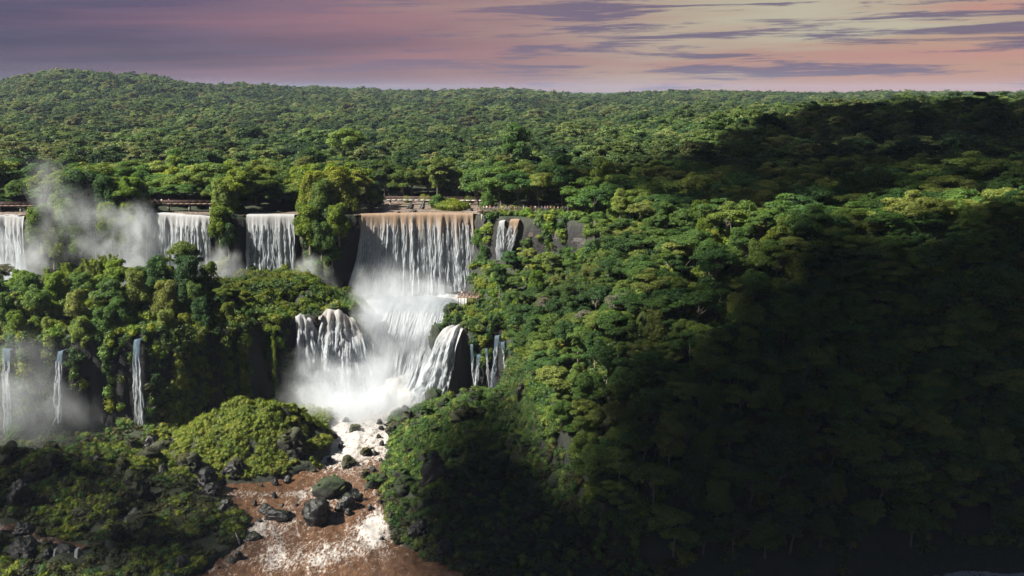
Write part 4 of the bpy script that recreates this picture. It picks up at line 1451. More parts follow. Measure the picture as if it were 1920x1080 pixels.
def bank_test(x, y, z, sl, rg):
    dl = polyline(x, y, W_L)[0]
    dr = polyline(x, y, W_R)[0]
    L = polyline(x, y, L_L)[0]
    r = rg.uniform(0, 1, len(x))
    nz = fbm(x / 4, y / 4, seed=81, octv=3)
    k = np.full(len(x), -1)
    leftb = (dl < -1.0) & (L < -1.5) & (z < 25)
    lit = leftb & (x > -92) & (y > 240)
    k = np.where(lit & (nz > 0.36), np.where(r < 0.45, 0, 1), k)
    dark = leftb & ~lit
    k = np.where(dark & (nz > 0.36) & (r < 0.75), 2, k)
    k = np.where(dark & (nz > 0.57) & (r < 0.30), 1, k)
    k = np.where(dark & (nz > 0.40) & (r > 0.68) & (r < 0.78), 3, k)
    rb = (dr > 0.1) & (polyline(x, y, FOOT)[0] < 0.5) & (z < 25) & (x > -34)
    k = np.where(rb & (nz > 0.33) & (r < 0.65), np.where(((y > 236) & (r < 0.5)) | (r < 0.2), 3, 2), k)
    k = np.where((y > 283) & (x > -60), -1, k)
    ds = np.abs(polyline(x, y, [q[:2] for q in STREAM])[0])
    return np.where((ds < 2.6) | ((x > STREAM[4][0]) & (x < STREAM[7][0] + 1.5) & (y < STREAM[7][1] + 1) & (y > STREAM[7][1] - 7)), -1, k)


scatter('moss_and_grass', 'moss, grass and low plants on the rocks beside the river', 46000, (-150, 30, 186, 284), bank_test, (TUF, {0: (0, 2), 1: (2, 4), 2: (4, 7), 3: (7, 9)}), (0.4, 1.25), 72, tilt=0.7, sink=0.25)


# ------------------------------------------------------------------ boulders
def rock_mesh(seed, mat, boxy=0.0, rough=0.35):
    rg = np.random.default_rng(seed)
    v, f = ICO4
    v = v.copy()
    if boxy:
        v = v / (np.max(np.abs(v), axis=1, keepdims=True) ** boxy)
    o = rg.uniform(0, 50, 3)
    nz = lambda k, sd, oc: fbm(v[:, 0] * k + o[0], v[:, 1] * k + o[1], v[:, 2] * k + o[2], seed=seed + sd, octv=oc)
    d = 1 + (nz(1.0, 0, 3) - 0.5) * 2.2 * rough
    for _ in range(13):                                 # fracture faces
        n_ = unit(rg.normal(size=(1, 3)))[0]
        h_ = rg.uniform(0.55, 0.85)
        q = v @ n_
        d = np.where(q * d > h_, d - 0.92 * (q * d - h_) / np.maximum(q, 0.25), d)
    d = d - np.abs(nz(2.6, 7, 3) - 0.5) * 0.8 + (nz(6.0, 11, 3) - 0.5) * 0.26
    return mesh_np('boulder', v * d[:, None] * 1.12, f, M[mat], smooth=False)


ROCKS = {m: [rock_mesh(200 + 10 * i + j, m, 0.25 * (j % 2)) for j in range(5)] for i, m in enumerate(('rock_wet', 'rock_moss', 'rock_green', 'rock_pale'))}

CAPS = []


def boulder(x, y, w, h, mat, label, group=None, d=None, z=None, rz=None, var=None):
    zz = z if z is not None else max(g1(x, y), float(river_z(y)) - 0.4)
    ms = ROCKS[mat]
    o = obj('boulder', ms[(var if var is not None else random.randrange(5)) % 5])
    o.location = (x, y, zz + h * 0.28)
    o.scale = (w / 2, (d or w * 0.85) / 2, h * 0.72)
    o.rotation_euler = (random.uniform(-.2, .2), random.uniform(-.2, .2), random.uniform(0, 6.28) if rz is None else rz)
    tag(o, label, 'boulder', group)
    if mat in ('rock_moss', 'rock_green'):
        for _ in range(int(3 + w * h * 0.9)):
            a_, q_ = random.uniform(0, 6.28), math.sqrt(random.uniform(0, 0.8))
            CAPS.append((x + math.cos(a_) * q_ * w * 0.42, y + math.sin(a_) * q_ * w * 0.38, zz + h * (0.28 + 0.60 * math.sqrt(max(0, 1 - q_ * q_))), mat == 'rock_green'))
    return o


def bp(px, py, z):
    p = unp(px, py, z=z)
    return p[0], p[1]


x, y = bp(592, 985, 1.0); boulder(x, y + 2.5, 8.6, 5.6, 'rock_wet', 'huge black wet boulder splitting the brown river', d=8, rz=0.3, var=0, z=0.4)
x, y = bp(645, 965, 1.3); boulder(x, y + 1, 5.0, 4.0, 'rock_wet', 'black rock leaning on the huge boulder in the river', var=1)
x, y = bp(618, 935, 2.2); boulder(x, y + 2, 9.0, 4.6, 'rock_green', 'broad green mossed boulder just upstream of the huge black one', d=6, rz=0.1, var=2)
x, y = bp(702, 922, 2.4); boulder(x, y + 2, 7.0, 3.8, 'rock_green', 'dark mossed boulder where the river narrows against the right bank', d=5, var=3, rz=0.2)
x, y = bp(668, 940, 2.2); boulder(x, y, 4.0, 2.6, 'rock_wet', 'small black rock in the gap between the two mossed boulders', var=4)
x, y = bp(650, 962, 1.6); boulder(x + 0.6, y - 1.0, 2.2, 1.6, 'rock_wet', 'little black rock washed by foam below the gap', var=0)
x, y = bp(530, 975, 1.6); boulder(x, y + 1, 7.5, 2.6, 'rock_wet', 'low black ledge rock with water pouring over it', d=4, rz=0.05, var=1)
x, y = bp(505, 968, 1.6); boulder(x - 1, y + 1.5, 4.0, 2.2, 'rock_wet', 'black rock at the bank end of the water-washed ledge', var=2)
x, y = bp(652, 870, 4.0); boulder(x, y, 4.6, 2.6, 'rock_moss', 'grey-green mossy rock in midstream below the mist', var=3)
x, y = bp(688, 848, 4.6); boulder(x, y, 3.2, 2.2, 'rock_moss', 'round mossy rock in midstream closest to the mist', var=4)
x, y = bp(683, 892, 3.2); boulder(x, y, 2.4, 2.2, 'rock_moss', 'small round rock alone in the narrow rapids', var=0)
x, y = bp(665, 803, 6.6); boulder(x, y, 3.6, 2.2, 'rock_moss', 'rock almost lost in the mist at the foot of the chute', var=1)
x, y = bp(548, 868, 4.5); boulder(x, y + 1.5, 8.2, 6.6, 'rock_moss', 'big dark-faced boulder set in the green mound', var=2, d=6)
x, y = bp(452, 893, 3.5); boulder(x, y, 2.6, 4.0, 'rock_moss', 'upright mossy rock at the foot of the green mound', var=3)
x, y = bp(307, 890, 5.0); boulder(x, y, 2.8, 4.4, 'rock_wet', 'upright dark stone standing beside the ribbon fall', var=4)
x, y = bp(388, 918, 3.5); boulder(x, y + 1, 6.6, 4.4, 'rock_wet', 'dark block of rock between mossy bank and still brown pool', var=0)
x, y = bp(822, 905, 8.0); boulder(x, y + 1, 8.0, 7.2, 'rock_wet', 'tall dark fallen block on the right bank', var=1, d=6, rz=0.5, z=6.5)
x, y = bp(818, 872, 12.0); boulder(x, y, 3.6, 3.2, 'rock_wet', 'squarish stone resting on top of the tall fallen block', var=3, z=12.2)
x, y = bp(765, 792, 9.0); boulder(x, y, 3.4, 3.4, 'rock_moss', 'rounded rock at the mist edge on the right bank', var=2)
x, y = bp(738, 800, 8.0); boulder(x, y, 5.4, 3.0, 'rock_moss', 'broad rock rising from the mist beside the right bank', var=4)
x, y = bp(872, 790, 12.0); boulder(x, y, 8.0, 4.2, 'rock_moss', 'dark overhanging rock high on the mossy right bank', var=0)
x, y = bp(470, 1010, 1.0); boulder(x, y, 5.0, 1.8, 'rock_wet', 'flat wet rock at the waterline beside the mossy bank', var=1)
x, y = bp(432, 1048, 0.6); boulder(x, y, 2.6, 1.2, 'rock_wet', 'little wet stone breaking the foam by the left bank', var=2)
boulder(-20.8, 300.5, 6.0, 10, 'rock_green', 'dark rounded rock shoulder beside the white veil fall', d=8, z=19, rz=0.4, var=2)
boulder(-55.9, 297.6, 2.4, 3.4, 'rock_green', 'mossed rock dividing the split fall from the amber fall', z=29.8)
boulder(-51.6, 301.5, 3.2, 2.0, 'rock_green', 'mossed rock on the sill of the amber fall', z=32.4)
boulder(-44.4, 303.6, 3.4, 5, 'rock_green', 'mossed rock at the gorge side of the amber fall', z=25.5)
boulder(-13.2, 294.4, 3.0, 4.0, 'rock_green', 'mossed rock at the cliff side of the white veil fall', z=27)
boulder(-17.5, 308, 7, 7, 'rock_green', 'dark mossed knob below the lookout platform', d=7, z=27, var=1)
for (px, py, w, lab) in [(747, 399, 1.6, 'small dark stone near the lip of the widest curtain'), (775, 396, 2.6, 'flat dark stone in the shallow river above the widest curtain'), (792, 391, 2.0, 'pointed brown rock standing in the upper river'),
                         (770, 391, 2.6, 'low rock cluster beside the pointed brown rock'), (812, 388, 1.6, 'small stone upstream of the pointed brown rock'), (882, 394, 2.6, 'dark rock at the end of the grassy islet')]:
    x, y = bp(px, py, 56.0)
    boulder(x, y, w, 2.6 if 'pointed' in lab else 0.9, 'rock_wet', lab, z=55.7)

k = 0
for (x, y) in poisson(700, -62, -26, 200, 279, 3.0, lambda x, y: 0.5 < pl1(x, y, W_L) and pl1(x, y, W_R) < -0.5 and (pl1(x, y, W_L) < 4 or pl1(x, y, W_R) > -4 or 226 < y < 234), 35):
    if k < 34:
        k += 1
        w = random.choice([0.9, 1.2, 1.6, 2.2])
        boulder(x, y, w, w * 0.8, 'rock_wet', ('small ' if w < 1.5 else '') + ('dark stone on the weir across the brown river' if 225 < y < 236 else 'dark stone washed by the rapids below the mist' if y > 236 else 'dark stone washed by foam near the huge boulder'), 'stones in the river', z=float(river_z(y)) - 0.1)

# the rough rock field in front of the left cliff and along the right bank
BPTS = []
def bank_ok(x, y):
    return pl1(x, y, W_L) < -0.3 and pl1(x, y, L_L) < -3.5 and not (x > -86 and y > 245)
for (x, y) in poisson(2500, -125, -57, 190, 262, 2.9, bank_ok, 31):
    z = g1(x, y)
    if not in_view(x, y, z, 0.02):
        continue
    BPTS.append((x, y, z))
random.shuffle(BPTS)
for i, (x, y, z) in enumerate(BPTS[:42]):
    w = random.choice([2.0, 2.6, 3.2, 4.0, 5.0, 6.5])
    shore = pl1(x, y, W_L) > -5
    mt = 'rock_wet' if shore or random.random() < 0.25 else 'rock_moss'
    sz_ = 'small ' if w < 2.8 else 'large ' if w > 4.5 else ''
    lab = sz_ + ('wet black rock lining the water below the left bank' if shore else 'bare black rock in the mossy rock field before the left cliff' if mt == 'rock_wet' else 'moss-covered rock in the rock field before the left cliff')
    boulder(x, y, w, w * random.uniform(0.55, 0.85), mt, lab, 'rocks of the left bank', z=z - 0.3)
k = 0
for (x, y) in poisson(900, -32, 12, 194, 282, 3.6, lambda x, y: pl1(x, y, W_R) > -0.2 and pl1(x, y, FOOT) < -0.5, 33):
    if k > 80:
        break
    k += 1
    w = random.choice([1.8, 2.4, 3.0, 4.0, 5.0])
    shore = pl1(x, y, W_R) < 3.5
    boulder(x, y, w, w * random.uniform(0.5, 0.8), 'rock_wet' if shore else 'rock_green', ('small ' if w < 2.2 else 'large ' if w > 3.5 else '') + ('wet black rock lining the water below the right bank' if shore else 'dark mossed rock on the right bank slope' if y < 245 else 'dark mossed rock on the right bank near the mist'), 'rocks of the right bank', z=g1(x, y) - 0.3)

cp = np.array([c[:3] for c in CAPS])
cg = np.array([c[3] for c in CAPS])
r_ = np.random.default_rng(8)
nn = len(cp)
cs = r_.uniform(0.35, 0.8, nn)
instancer('rock_moss', 'moss cushions growing on the boulders', cp, np.stack([r_.normal(0, .3, nn), r_.normal(0, .3, nn), r_.uniform(0, 6.28, nn)], -1), np.stack([cs, cs, cs * 0.6], -1), np.where(cg, 7, r_.integers(4, 7, nn)), TUF)

# bare slabs showing through the creepers
def slab(x, y, z, w, h, mat, label, rz=0.0, group=None):
    o = obj('rock_face', rock_mesh(int(abs(x * 31 + z * 7)) + 300, mat, 0.5, 0.28))
    o.location = (x, y, z)
    o.scale = (w / 2, 0.9, h / 2)
    o.rotation_euler = (random.uniform(-.05, .1), random.uniform(-.06, .06), rz)
    tag(o, label, 'rock face', group)


slab(7.5, 330.0, 51.0, 9, 4.2, 'rock_pink', 'reddish bare rock band below the crowded walkway', -0.2)
slab(14.5, 326.3, 50.5, 8, 4.4, 'rock_pale', 'pale streaked rock band under the end of the crowded walkway', -0.35)
slab(21.5, 320.5, 49.0, 7, 4.5, 'rock_pale', 'grey rock band half hidden behind the flank trees', -0.6)
slab(-65.5, 338.0, 47.5, 6, 5, 'rock_pink', 'reddish rock patch between the square curtain and the widest one')
slab(2.3, 262.5, 19.5, 5.5, 8.0, 'rock_pale', 'pale streaked cliff patch above the right bank steps', 1.2)
slab(5.6, 246.5, 16.0, 2.6, 6.0, 'rock_pale', 'narrow pale rock streak low on the right gorge wall', 1.35)
slab(9.0, 229.5, 11.0, 2.4, 9.0, 'rock_pale', 'long pale rock streak at the foot of the dark slope', 1.3)


# ------------------------------------------------------------------ walkways, railings and visitors
def box(cx, cy, cz, sx, sy, sz):
    v = np.array([[a, b, c] for a in (-.5, .5) for b in (-.5, .5) for c in (-.5, .5)]) * np.array([sx, sy, sz]) + np.array([cx, cy, cz])
    f = np.array([[0, 1, 3, 2], [4, 6, 7, 5], [0, 4, 5, 1], [2, 3, 7, 6], [0, 2, 6, 4], [1, 5, 7, 3]])
    return v, f


def walkway(label, p0, p1, deckmat, pier_drop, name='footbridge', width=1.8, rail_h=1.1, post_gap=2.4):
    p0, p1 = np.array(p0, float), np.array(p1, float)
    L = np.linalg.norm(p1[:2] - p0[:2])
    r = empty(name, tuple(p0), math.atan2(p1[1] - p0[1], p1[0] - p0[0]))
    tag(r, label, 'footbridge')
    plank = mesh_np('deck_board', *box(0, 0, 0, 1.94, width, 0.12), M[deckmat])
    for k in range(int(L / 2)):
        obj('deck_board', plank, r, (k * 2 + 1, 0, 0))
    for s in (-1, 1):
        obj('beam', mesh_np('beam', *box(L / 2, s * (width / 2 - 0.2), -0.24, L, 0.16, 0.34), M['rail']), r)
        for h in (rail_h, rail_h * 0.55):
            obj('handrail', mesh_np('handrail', *box(L / 2, s * (width / 2 - 0.05), h, L, 0.09, 0.10), M['rail']), r)
    post = mesh_np('railing_post', *box(0, 0, rail_h / 2, 0.09, 0.09, rail_h), M['rail'])
    pier = mesh_np('pier', *box(0, 0, -pier_drop / 2 - 0.3, 0.4, 1.2, pier_drop), M['pale_deck'])
    for k in range(int(L / post_gap) + 1):
        for s in (-1, 1):
            obj('railing_post', post, r, (k * post_gap, s * (width / 2 - 0.05), 0.02))
    for k in range(int(L / 7) + 1):
        obj('pier', pier, r, (k * 7 + 1.5, 0, 0))
    return r


walkway('long footbridge with brown railings above the misty curtain', (-124, 358, 57.6), (-100, 358, 57.6), 'wood', 2.2)
walkway('pale footbridge crossing the shallow river above the widest curtain', (-44, 372, 57.5), (-9, 370, 57.5), 'pale_deck', 2.2)
walkway('walkway under the trees crowded with visitors above the twin strands', (-11, 338, 57.4), (19, 336.5, 57.4), 'wood', 3.0)
walkway('walkway end beside the outermost curtain', (-178, 352, 57.6), (-158, 352, 57.6), 'wood', 2.2)
# lookout platform on the middle shelf
r = empty('lookout_platform', (-16.2, 316, 34.0), -0.15)
tag(r, 'small wooden lookout platform with railings below the widest curtain', 'platform')
for k in range(6):
    obj('deck_board', mesh_np('deck_board', *box(0.5 + k * 1.1, 0, 0, 1.06, 4, 0.15), M['wood']), r)
for k in range(4):
    for yy in (-1.9, 1.9):
        obj('post', mesh_np('post', *box(0.4 + k * 1.9, yy, -1.2, 0.16, 0.16, 4.8), M['rail']), r)
for yy in (-1.9, 1.9):
    for h in (1.15, 0.6):
        obj('handrail', mesh_np('handrail', *box(3.3, yy, h, 6.2, 0.09, 0.1), M['rail']), r)
# stone steps on the right bank
r = empty('stone_steps', (-1.0, 262.0, 10.5), -0.25)
tag(r, 'flight of grey stone steps climbing the mossy right bank', 'steps')
for k in range(16):
    obj('step', mesh_np('step', *box(0.25 * math.sin(k * 0.5), k * 1.0, k * 0.62, 2.6, 1.1, 0.3), M['step']), r)


def skin_mesh(name, verts, edges, radii, mat):
    me = bpy.data.meshes.new(name)
    me.from_pydata(verts, edges, [])
    o = bpy.data.objects.new(name, me)
    COL.objects.link(o)
    sk = o.modifiers.new('skin', 'SKIN')
    for i, r_ in enumerate(radii):
        me.skin_vertices[0].data[i].radius = (r_, r_)
    me.skin_vertices[0].data[0].use_root = True
    o.modifiers.new('sub', 'SUBSURF').levels = 1
    dg = bpy.context.evaluated_depsgraph_get()
    m2 = bpy.data.meshes.new_from_object(o.evaluated_get(dg))
    m2.name = name
    bpy.data.objects.remove(o)
    m2.materials.clear()
    m2.materials.append(mat)
    m2.polygons.foreach_set('use_smooth', np.ones(len(m2.polygons), bool))
    return m2


def person_meshes(pose):
    a = 0.55 if pose == 1 else 0.12
    st = 0.16 if pose == 2 else 0.05
    V = [(0, 0, .95), (0, 0, 1.2), (0, 0, 1.42), (0, -.01, 1.52), (0, -.03, 1.64), (0, -.02, 1.74),
         (-.18, 0, 1.40), (-.24, -.02 - a * .2, 1.14), (-.22, -.08 - a * .55, .92 + a * .25), (-.21, -.12 - a * .6, .84 + a * .3),
         (.18, 0, 1.40), (.24, -.02 - a * .2, 1.14), (.22, -.08 - a * .55, .92 + a * .25), (.21, -.12 - a * .6, .84 + a * .3),
         (-.10, 0, .88), (-.11, -st, .48), (-.11, -st * .2, .08), (-.11, -.14, .03),
         (.10, 0, .88), (.11, st * .4, .48), (.11, st, .08), (.11, st - .14, .03)]
    Ed = [(0, 1), (1, 2), (2, 3), (3, 4), (4, 5), (2, 6), (6, 7), (7, 8), (8, 9), (2, 10), (10, 11), (11, 12), (12, 13), (0, 14), (14, 15), (15, 16), (16, 17), (0, 18), (18, 19), (19, 20), (20, 21)]
    R = [.14, .13, .13, .06, .10, .07, .07, .05, .038, .04, .07, .05, .038, .04, .095, .065, .045, .04, .095, .065, .045, .04]
    return V, Ed, R


def person_parts(pose):
    V, Ed, R = person_meshes(pose)

    def sub(ids, grow):
        mp = {i: k for k, i in enumerate(ids)}
        return [V[i] for i in ids], [(mp[a], mp[b]) for a, b in Ed if a in mp and b in mp], [R[i] * grow + 0.012 for i in ids]

    build = skin_mesh
    body = build('body', V, Ed, R, M['skin'])
    shirt = build('shirt', *sub([0, 1, 2, 6, 7, 10, 11], 1.12), M['cloth_white'])
    trousers = build('trousers', *sub([0, 14, 15, 16, 18, 19, 20], 1.15), M['cloth_dark'])
    hv, hf = ICO2
    h = hv * np.array([.105, .115, .11]) + np.array([0, 0.0, 1.71])
    hm = mesh_np('hair', h, hf, M['hair'], smooth=True)
    return body, shirt, trousers, hm


PEOPLE = [person_parts(p) for p in range(3)]
_cloth = {}


def person(x, y, z, rz, shirt, legs, pose, label, group=None, s=1.0):
    r = empty('person', (x, y, z), rz)
    r.scale = (s, s, s)
    b, sh, tr_, hr = PEOPLE[pose]
    obj('body', b, r)
    for nm, me, c in (('shirt', sh, shirt), ('trousers', tr_, legs)):
        key = (nm, pose, c)
        if key not in _cloth:
            m2 = me.copy()
            m2.materials.clear()
            m2.materials.append(M['cloth_' + c])
            _cloth[key] = m2
        obj(nm, _cloth[key], r)
    obj('hair', hr, r)
    tag(r, label, 'person', group)


person(-119.9, 357.5, 57.68, 0.2, 'grey', 'dark', 1, 'person in grey top leaning on the long footbridge railing')
person(-117.6, 357.4, 57.68, -0.2, 'white', 'khaki', 2, 'person in white top and khaki trousers on the long footbridge')
person(-115.2, 357.5, 57.68, 0.1, 'red', 'dark', 1, 'person in red top on the long footbridge')
cols = ['white', 'blue', 'red', 'grey', 'khaki', 'dark']
for k in range(26):
    t_ = (k + random.uniform(.1, .9)) / 26
    c = random.choice(cols)
    person(-10.5 + 29 * t_, 338 - 1.5 * t_ + random.uniform(-.65, .65), 57.48, random.uniform(-1.2, 1.2), c, random.choice(['dark', 'khaki', 'blue', 'grey']), k % 3, 'visitor in %s top standing on the crowded walkway' % c, 'visitors on the crowded walkway', random.uniform(.92, 1.06))
for k, (dx, c) in enumerate(((1.2, 'white'), (3.4, 'blue'), (5.0, 'red'))):
    person(-16.2 + dx, 315.4, 34.1, 0.3 * k, c, 'dark', k, 'visitor in %s top on the small lookout platform' % c)

# grass on the islet above the widest curtain
r_ = np.random.default_rng(5)
an_, q_ = r_.uniform(0, 6.28, 420), np.sqrt(r_.uniform(0, 1, 420))
q_ = q_ * (0.6 + 0.55 * vnoise(an_ * 1.3, 0, seed=4))
ix, iy = -21.5 + 5.5 * q_ * np.cos(an_), 360 + 8 * q_ * np.sin(an_)
V_, F_ = ICO2
o = obj('islet', mesh_np('islet', V_ * np.array([5.0, 7.5, 0.8]) + np.array([-21.5, 361, 55.7]), F_, M['rock_moss'], smooth=True))
tag(o, 'low earthy islet in the upper river under bright grass', kind='structure')
instancer('islet_grass', 'bright green grass on the islet above the widest curtain', np.stack([ix, iy, 56.5 - 0.5 * q_], -1), np.stack([0 * ix, 0 * ix, an_], -1),
          np.repeat(r_.uniform(0.8, 2.2, 420)[:, None], 3, 1), r_.integers(0, 3, 420), TUF[:3])
for (x, y, s, lab) in [(-26.5, 359, 1.5, 'dark leafy bush at the foot of the islet tree'), (-37, 378, 1.4, 'low bush by the pale footbridge'), (-31, 380, 1.6, 'rounded bush behind the pale footbridge'), (-15, 376, 1.5, 'bush at the far end of the pale footbridge')]:
    o = obj('bush', SHR[2 if 'dark' in lab else 3])
    o.location = (x, y, 56.0)
    o.scale = (s, s, s * 1.2)
    tag(o, lab, 'bush')

# the sunlit vine hanging free of the cliff
rg = np.random.default_rng(3)
lobes = [((rg.normal() * .12, rg.normal() * .1, -i * 0.62), (0.42, 0.36, 0.55)) for i in range(32)]
lobes += [((rg.normal() * 0.8, rg.normal() * .4, 0.4 + rg.uniform(0, .8)), (0.9, 0.7, 0.6)) for i in range(6)]
vine = obj('hanging_vine', lobes_foliage(rg, lobes, 2600, 0.26, core=0.5, mat=M['leaf_bright'], name='vine', zmin=-1, droop=0.6))
vx, vy, vz = unp(512, 620, D=285.5)
vine.location = (vx, vy, vz)
tag(vine, 'long sunlit vine hanging free of the shadowed left cliff', 'vine')

# little cascade among the rocks in the near corner of the left bank
tq = np.array(STREAM[7])
for k, (dx, w_) in enumerate(((-5.2, .16), (-2.4, .16), (-0.9, .3))):
    waterfall('rivulet', ['first bright water thread spilling over the dark corner rock', 'second bright water thread spilling over the dark corner rock', 'double water thread spilling off the end of the dark corner rock'][k],
              [(tq[0] + dx - w_, tq[1] - 1.6, tq[2] + 0.6), (tq[0] + dx + w_, tq[1] - 1.6, tq[2] + 0.6)], [tq[2] - 4.5] * 2, 2.4, 'strand', 0, seed=61 + k, du=0.06, rough=0.12, sway=0.9, back=1.2)
sp = [(q[0], q[1], q[2] + 0.35) for q in STREAM]
sp = np.array(sp)
tt = np.linspace(0, len(sp) - 1, 60)
cen = np.stack([np.interp(tt, np.arange(len(sp)), sp[:, j]) for j in range(3)], -1)
cr = np.linspace(-1, 1, 9)
wv = 1.1 + 0.7 * fbm(tt * 0.9, tt * 0, seed=5)
Vs_ = cen[:, None, :] + (cr[None, :, None] * wv[:, None, None]) * np.array([0.35, 0.94, 0.12])
Vs_[..., 2] += 0.15 + (fbm(Vs_[..., 0] * 1.5, Vs_[..., 1] * 1.5, seed=9) - 0.5) * 0.7 - 0.3 * cr[None, :] ** 2
ii = np.arange(60 * 9).reshape(60, 9)
Fs_ = np.stack([ii[:-1, :-1], ii[:-1, 1:], ii[1:, 1:], ii[1:, :-1]], -1).reshape(-1, 4)
st = obj('stream', mesh_np('stream', Vs_.reshape(-1, 3), Fs_, M['river'], smooth=True, tint=np.full(540, 0.25)))
tag(st, 'foamy brown side stream winding through the mossy left bank', kind='structure')
for k, (px, py, d, w, h) in enumerate([(130, 1062, 201.5, 7, 4.2), (40, 1050, 203, 8, 5.5), (90, 1050, 204, 4, 3.5)]):
    p = (STREAM[7][0] - 2.8, STREAM[7][1] - 1.4, STREAM[7][2] - 1.6) if k == 0 else ground_hit(px, py)
    boulder(p[0], p[1] + 1.4, w, h, 'rock_wet', ['dark corner rock with bright water threads running down it', 'rough dark rock below the side stream, next to the water threads', 'round dark stone in the side stream'][k], z=p[2] - h * 0.35, var=k)
p = np.array(ground_hit(447, 1022)) + [0, 0, 0.5]
sn = obj('driftwood_stump', mesh_np('driftwood_stump', *tube([p + [0, 0, -0.6], p + [0.05, 0, 0.6], p + [-0.5, 0, 2.4]], [0.32, 0.26, 0.05], 7), M['pale_deck'], smooth=True))
tag(sn, 'pale pointed driftwood stump at the edge of the left bank', 'driftwood')

# ------------------------------------------------------------------ unseen puffs added overhead to shade the right-hand forest and both banks
def inside(poly, x, y):
    c = np.zeros(np.shape(x), bool)
    j = len(poly) - 1
    for i in range(len(poly)):
        xi, yi = poly[i]
        xj, yj = poly[j]
        c ^= ((yi > y) != (yj > y)) & (x < (xj - xi) * (y - yi) / (yj - yi + 1e-9) + xi)
        j = i
    return c


def cloud(label, poly, zg, alt, step, r0, r1, seed, soft, cap):  # scatters opaque puffs out of view so that their shadow fills poly
    rg = np.random.default_rng(seed)
    P_ = np.array(poly, float)
    x0, y0 = P_.min(0) - 25
    x1, y1 = P_.max(0) + 25
    gx_, gy_ = np.meshgrid(np.arange(x0, x1, step), np.arange(y0, y1, step))
    gx_ = gx_.ravel() + rg.uniform(-.5, .5, gx_.size) * step
    gy_ = gy_.ravel() + rg.uniform(-.5, .5, gy_.size) * step
    ins = inside(poly, gx_, gy_)
    d = np.abs(polyline(gx_, gy_, poly + [poly[0]])[0])
    keep = ins & (rg.uniform(0, 1, len(gx_)) < np.minimum(0.03 + (d / soft) ** 1.3, cap))
    gx_, gy_ = gx_[keep], gy_[keep]
    n = len(gx_)
    z = alt + rg.normal(0, 10, n)
    t = (z - zg) / SUN_DIR.z
    C = np.stack([gx_ + SUN_DIR.x * t, gy_ + SUN_DIR.y * t, z], -1)  # each puff is set up the sun line from the ground it darkens
    v, f = ICO1
    R = rg.uniform(r0, r1, n)
    V = C[:, None, :] + v[None] * R[:, None, None] * (0.8 + 0.4 * fbm(v[None, :, 0] * 1.7 + C[:, None, 0], v[None, :, 1] * 1.7, v[None, :, 2] * 1.7, seed=3, octv=2))[..., None] * np.array([1, 1, 0.7])
    F = (f[None] + (np.arange(n) * len(v))[:, None, None]).reshape(-1, 3)
    m, t_, out = M.get('puffm') or new_mat('shade_puff')
    M['puffm'] = (m, t_, out)
    if not out.inputs[0].is_linked:
        df = nd(t_, 'ShaderNodeBsdfDiffuse')
        df.inputs[0].default_value = (.8, .78, .8, 1)
        lk(t_, df.outputs[0], out.inputs[0])
    o = obj('cloud', mesh_np('cloud', V.reshape(-1, 3), F, m, smooth=True))
    tag(o, label, kind='structure')


cloud('unseen puffs added to shade the distant right-hand forest', [(-16, 362), (-6, 344), (10, 330), (30, 312), (48, 296), (90, 272), (150, 262), (240, 280), (460, 600), (400, 800), (230, 730), (110, 580), (40, 450), (0, 400)], 66, 1400, 7, 5, 7.5, 1, 48, 0.78)
cloud('unseen puffs added to shade the near right-hand slope', [(-40, 170), (-30, 212), (-8, 230), (8, 240), (24, 250), (40, 258), (60, 267), (90, 275), (120, 278), (160, 274), (260, 266), (260, 120), (-40, 120)], 40, 1400, 5, 4.5, 7, 2, 36, 1.0)
cloud('unseen puffs added to shade the right bank', [(-31, 178), (-30, 238), (-22, 258), (-8, 270), (10, 274), (18, 255), (22, 190), (20, 178)], 8, 1400, 5, 4, 6, 4, 13, 0.92)
cloud('sparse unseen puffs added to shade the mossy left bank', [(-145, 186), (-145, 264), (-110, 262), (-84, 252), (-60, 238), (-50, 212), (-56, 186)], 6, 1400, 5, 3.2, 5, 3, 20, 0.68)


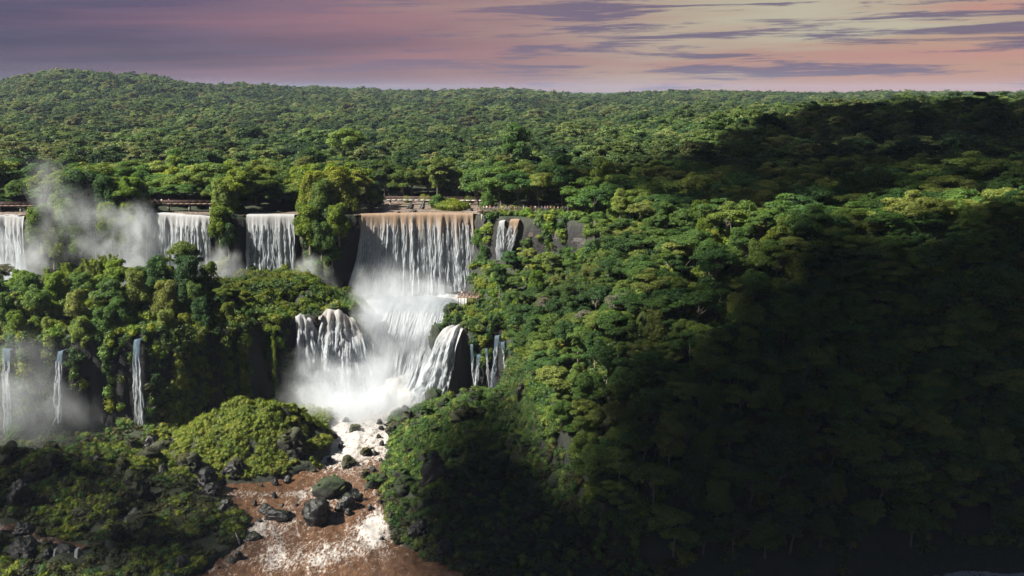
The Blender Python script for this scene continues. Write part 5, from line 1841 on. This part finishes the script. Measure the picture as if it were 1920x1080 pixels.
# ------------------------------------------------------------------ spray
def mist(label, c, r, dens, scale=1.0, seed=0.0, power=1.3, lo=0.35, hi=0.75, lean=0.0):
    v, f = ICO3
    o = obj('mist', mesh_np('mist', v, f))
    o.location = c
    o.scale = r
    o.rotation_euler = (0, lean, 0)
    m, t, out = new_mat('spray')
    tc = nd(t, 'ShaderNodeTexCoord')
    g0 = nd(t, 'ShaderNodeNewGeometry')
    ln = nd(t, 'ShaderNodeVectorMath', operation='LENGTH')
    lk(t, tc.outputs['Object'], ln.inputs[0])
    wz = noise(t, g0.outputs['Position'], 0.10 * scale, 2, 0.5)
    rr = math_n(t, 'ADD', ln.outputs['Value'], math_n(t, 'MULTIPLY_ADD', wz, 1.5, -0.6))
    fall = math_n(t, 'POWER', math_n(t, 'SUBTRACT', 1.0, rr, clamp=True), power)
    edge = ramp(t, ln.outputs['Value'], [(0.75, 1.0), (1.0, 0.0)])
    fall = math_n(t, 'MULTIPLY', fall, edge)
    g = nd(t, 'ShaderNodeNewGeometry')
    mv = nd(t, 'ShaderNodeVectorMath', operation='ADD')
    lk(t, vmul(t, g.outputs['Position'], (0.13 * scale, 0.13 * scale, 0.085 * scale)), mv.inputs[0])
    mv.inputs[1].default_value = (seed, seed * 1.7, 0)
    n = noise(t, mv.outputs[0], 1.3, 6, 0.62, 1.1)
    d = math_n(t, 'MULTIPLY', math_n(t, 'MULTIPLY', ramp(t, n, [(lo, 0.0), (hi, 1.0)]), fall), dens)
    pv = nd(t, 'ShaderNodeVolumePrincipled')
    pv.inputs['Color'].default_value = (.90, .93, .97, 1)
    pv.inputs['Anisotropy'].default_value = 0.1
    lk(t, d, pv.inputs['Density'])
    lk(t, pv.outputs[0], out.inputs['Volume'])
    o.data.materials.append(m)
    tag(o, label, kind='stuff')


mist('dense white spray at the foot of the gorge', (-43, 282, 11), (27, 17, 17), 0.24, seed=1, lo=0.15, hi=0.6)
mist('spray rising along the white chute', (-33, 303, 26), (20, 18, 24), 0.20, seed=2)
mist('bright column of spray beside the amber fall', (-42.5, 303, 28), (7.5, 6, 19), 0.55, seed=3, lo=0.2)
mist('spray drifting before the widest curtain', (-33, 326, 31), (27, 10, 12), 0.42, seed=4, lo=0.28)
mist('spray billowing from the curtain under the long footbridge', (-121, 332, 42), (22, 8, 24), 0.38, seed=5)
mist('thin spray drifting up over the rim trees', (-139, 334, 56), (15, 9, 24), 0.16, seed=6, lean=-0.5)
mist('spray hiding the outermost curtain', (-160, 326, 38), (22, 12, 24), 0.50, seed=7)
mist('small puff of spray left of the square curtain', (-91, 331, 37), (12, 6, 12), 0.45, seed=8, lean=0.4)
mist('small puff of spray between the square and widest curtains', (-62, 331, 36), (12, 6, 11), 0.40, seed=9)
mist('thin spray before the left cliff', (-124, 257, 16), (25, 12, 24), 0.14, seed=10, lo=0.3)
mist('spray at the foot of the split shelf fall', (-58, 289, 12), (11, 8, 15), 0.35, seed=11)

# ------------------------------------------------------------------ the air between camera and hills
hz = obj('haze', mesh_np('haze', *box(0, 4500, 62.5, 16000, 11000, 165), None))
m, t, out = new_mat('humid_air')
pv = nd(t, 'ShaderNodeVolumePrincipled')
pv.inputs['Color'].default_value = (.50, .58, .82, 1)
pv.inputs['Density'].default_value = 0.00005
pv.inputs['Anisotropy'].default_value = 0.0
lk(t, pv.outputs[0], out.inputs['Volume'])
hz.data.materials.append(m)
tag(hz, 'pale humid air over the gorge and forest', kind='stuff')
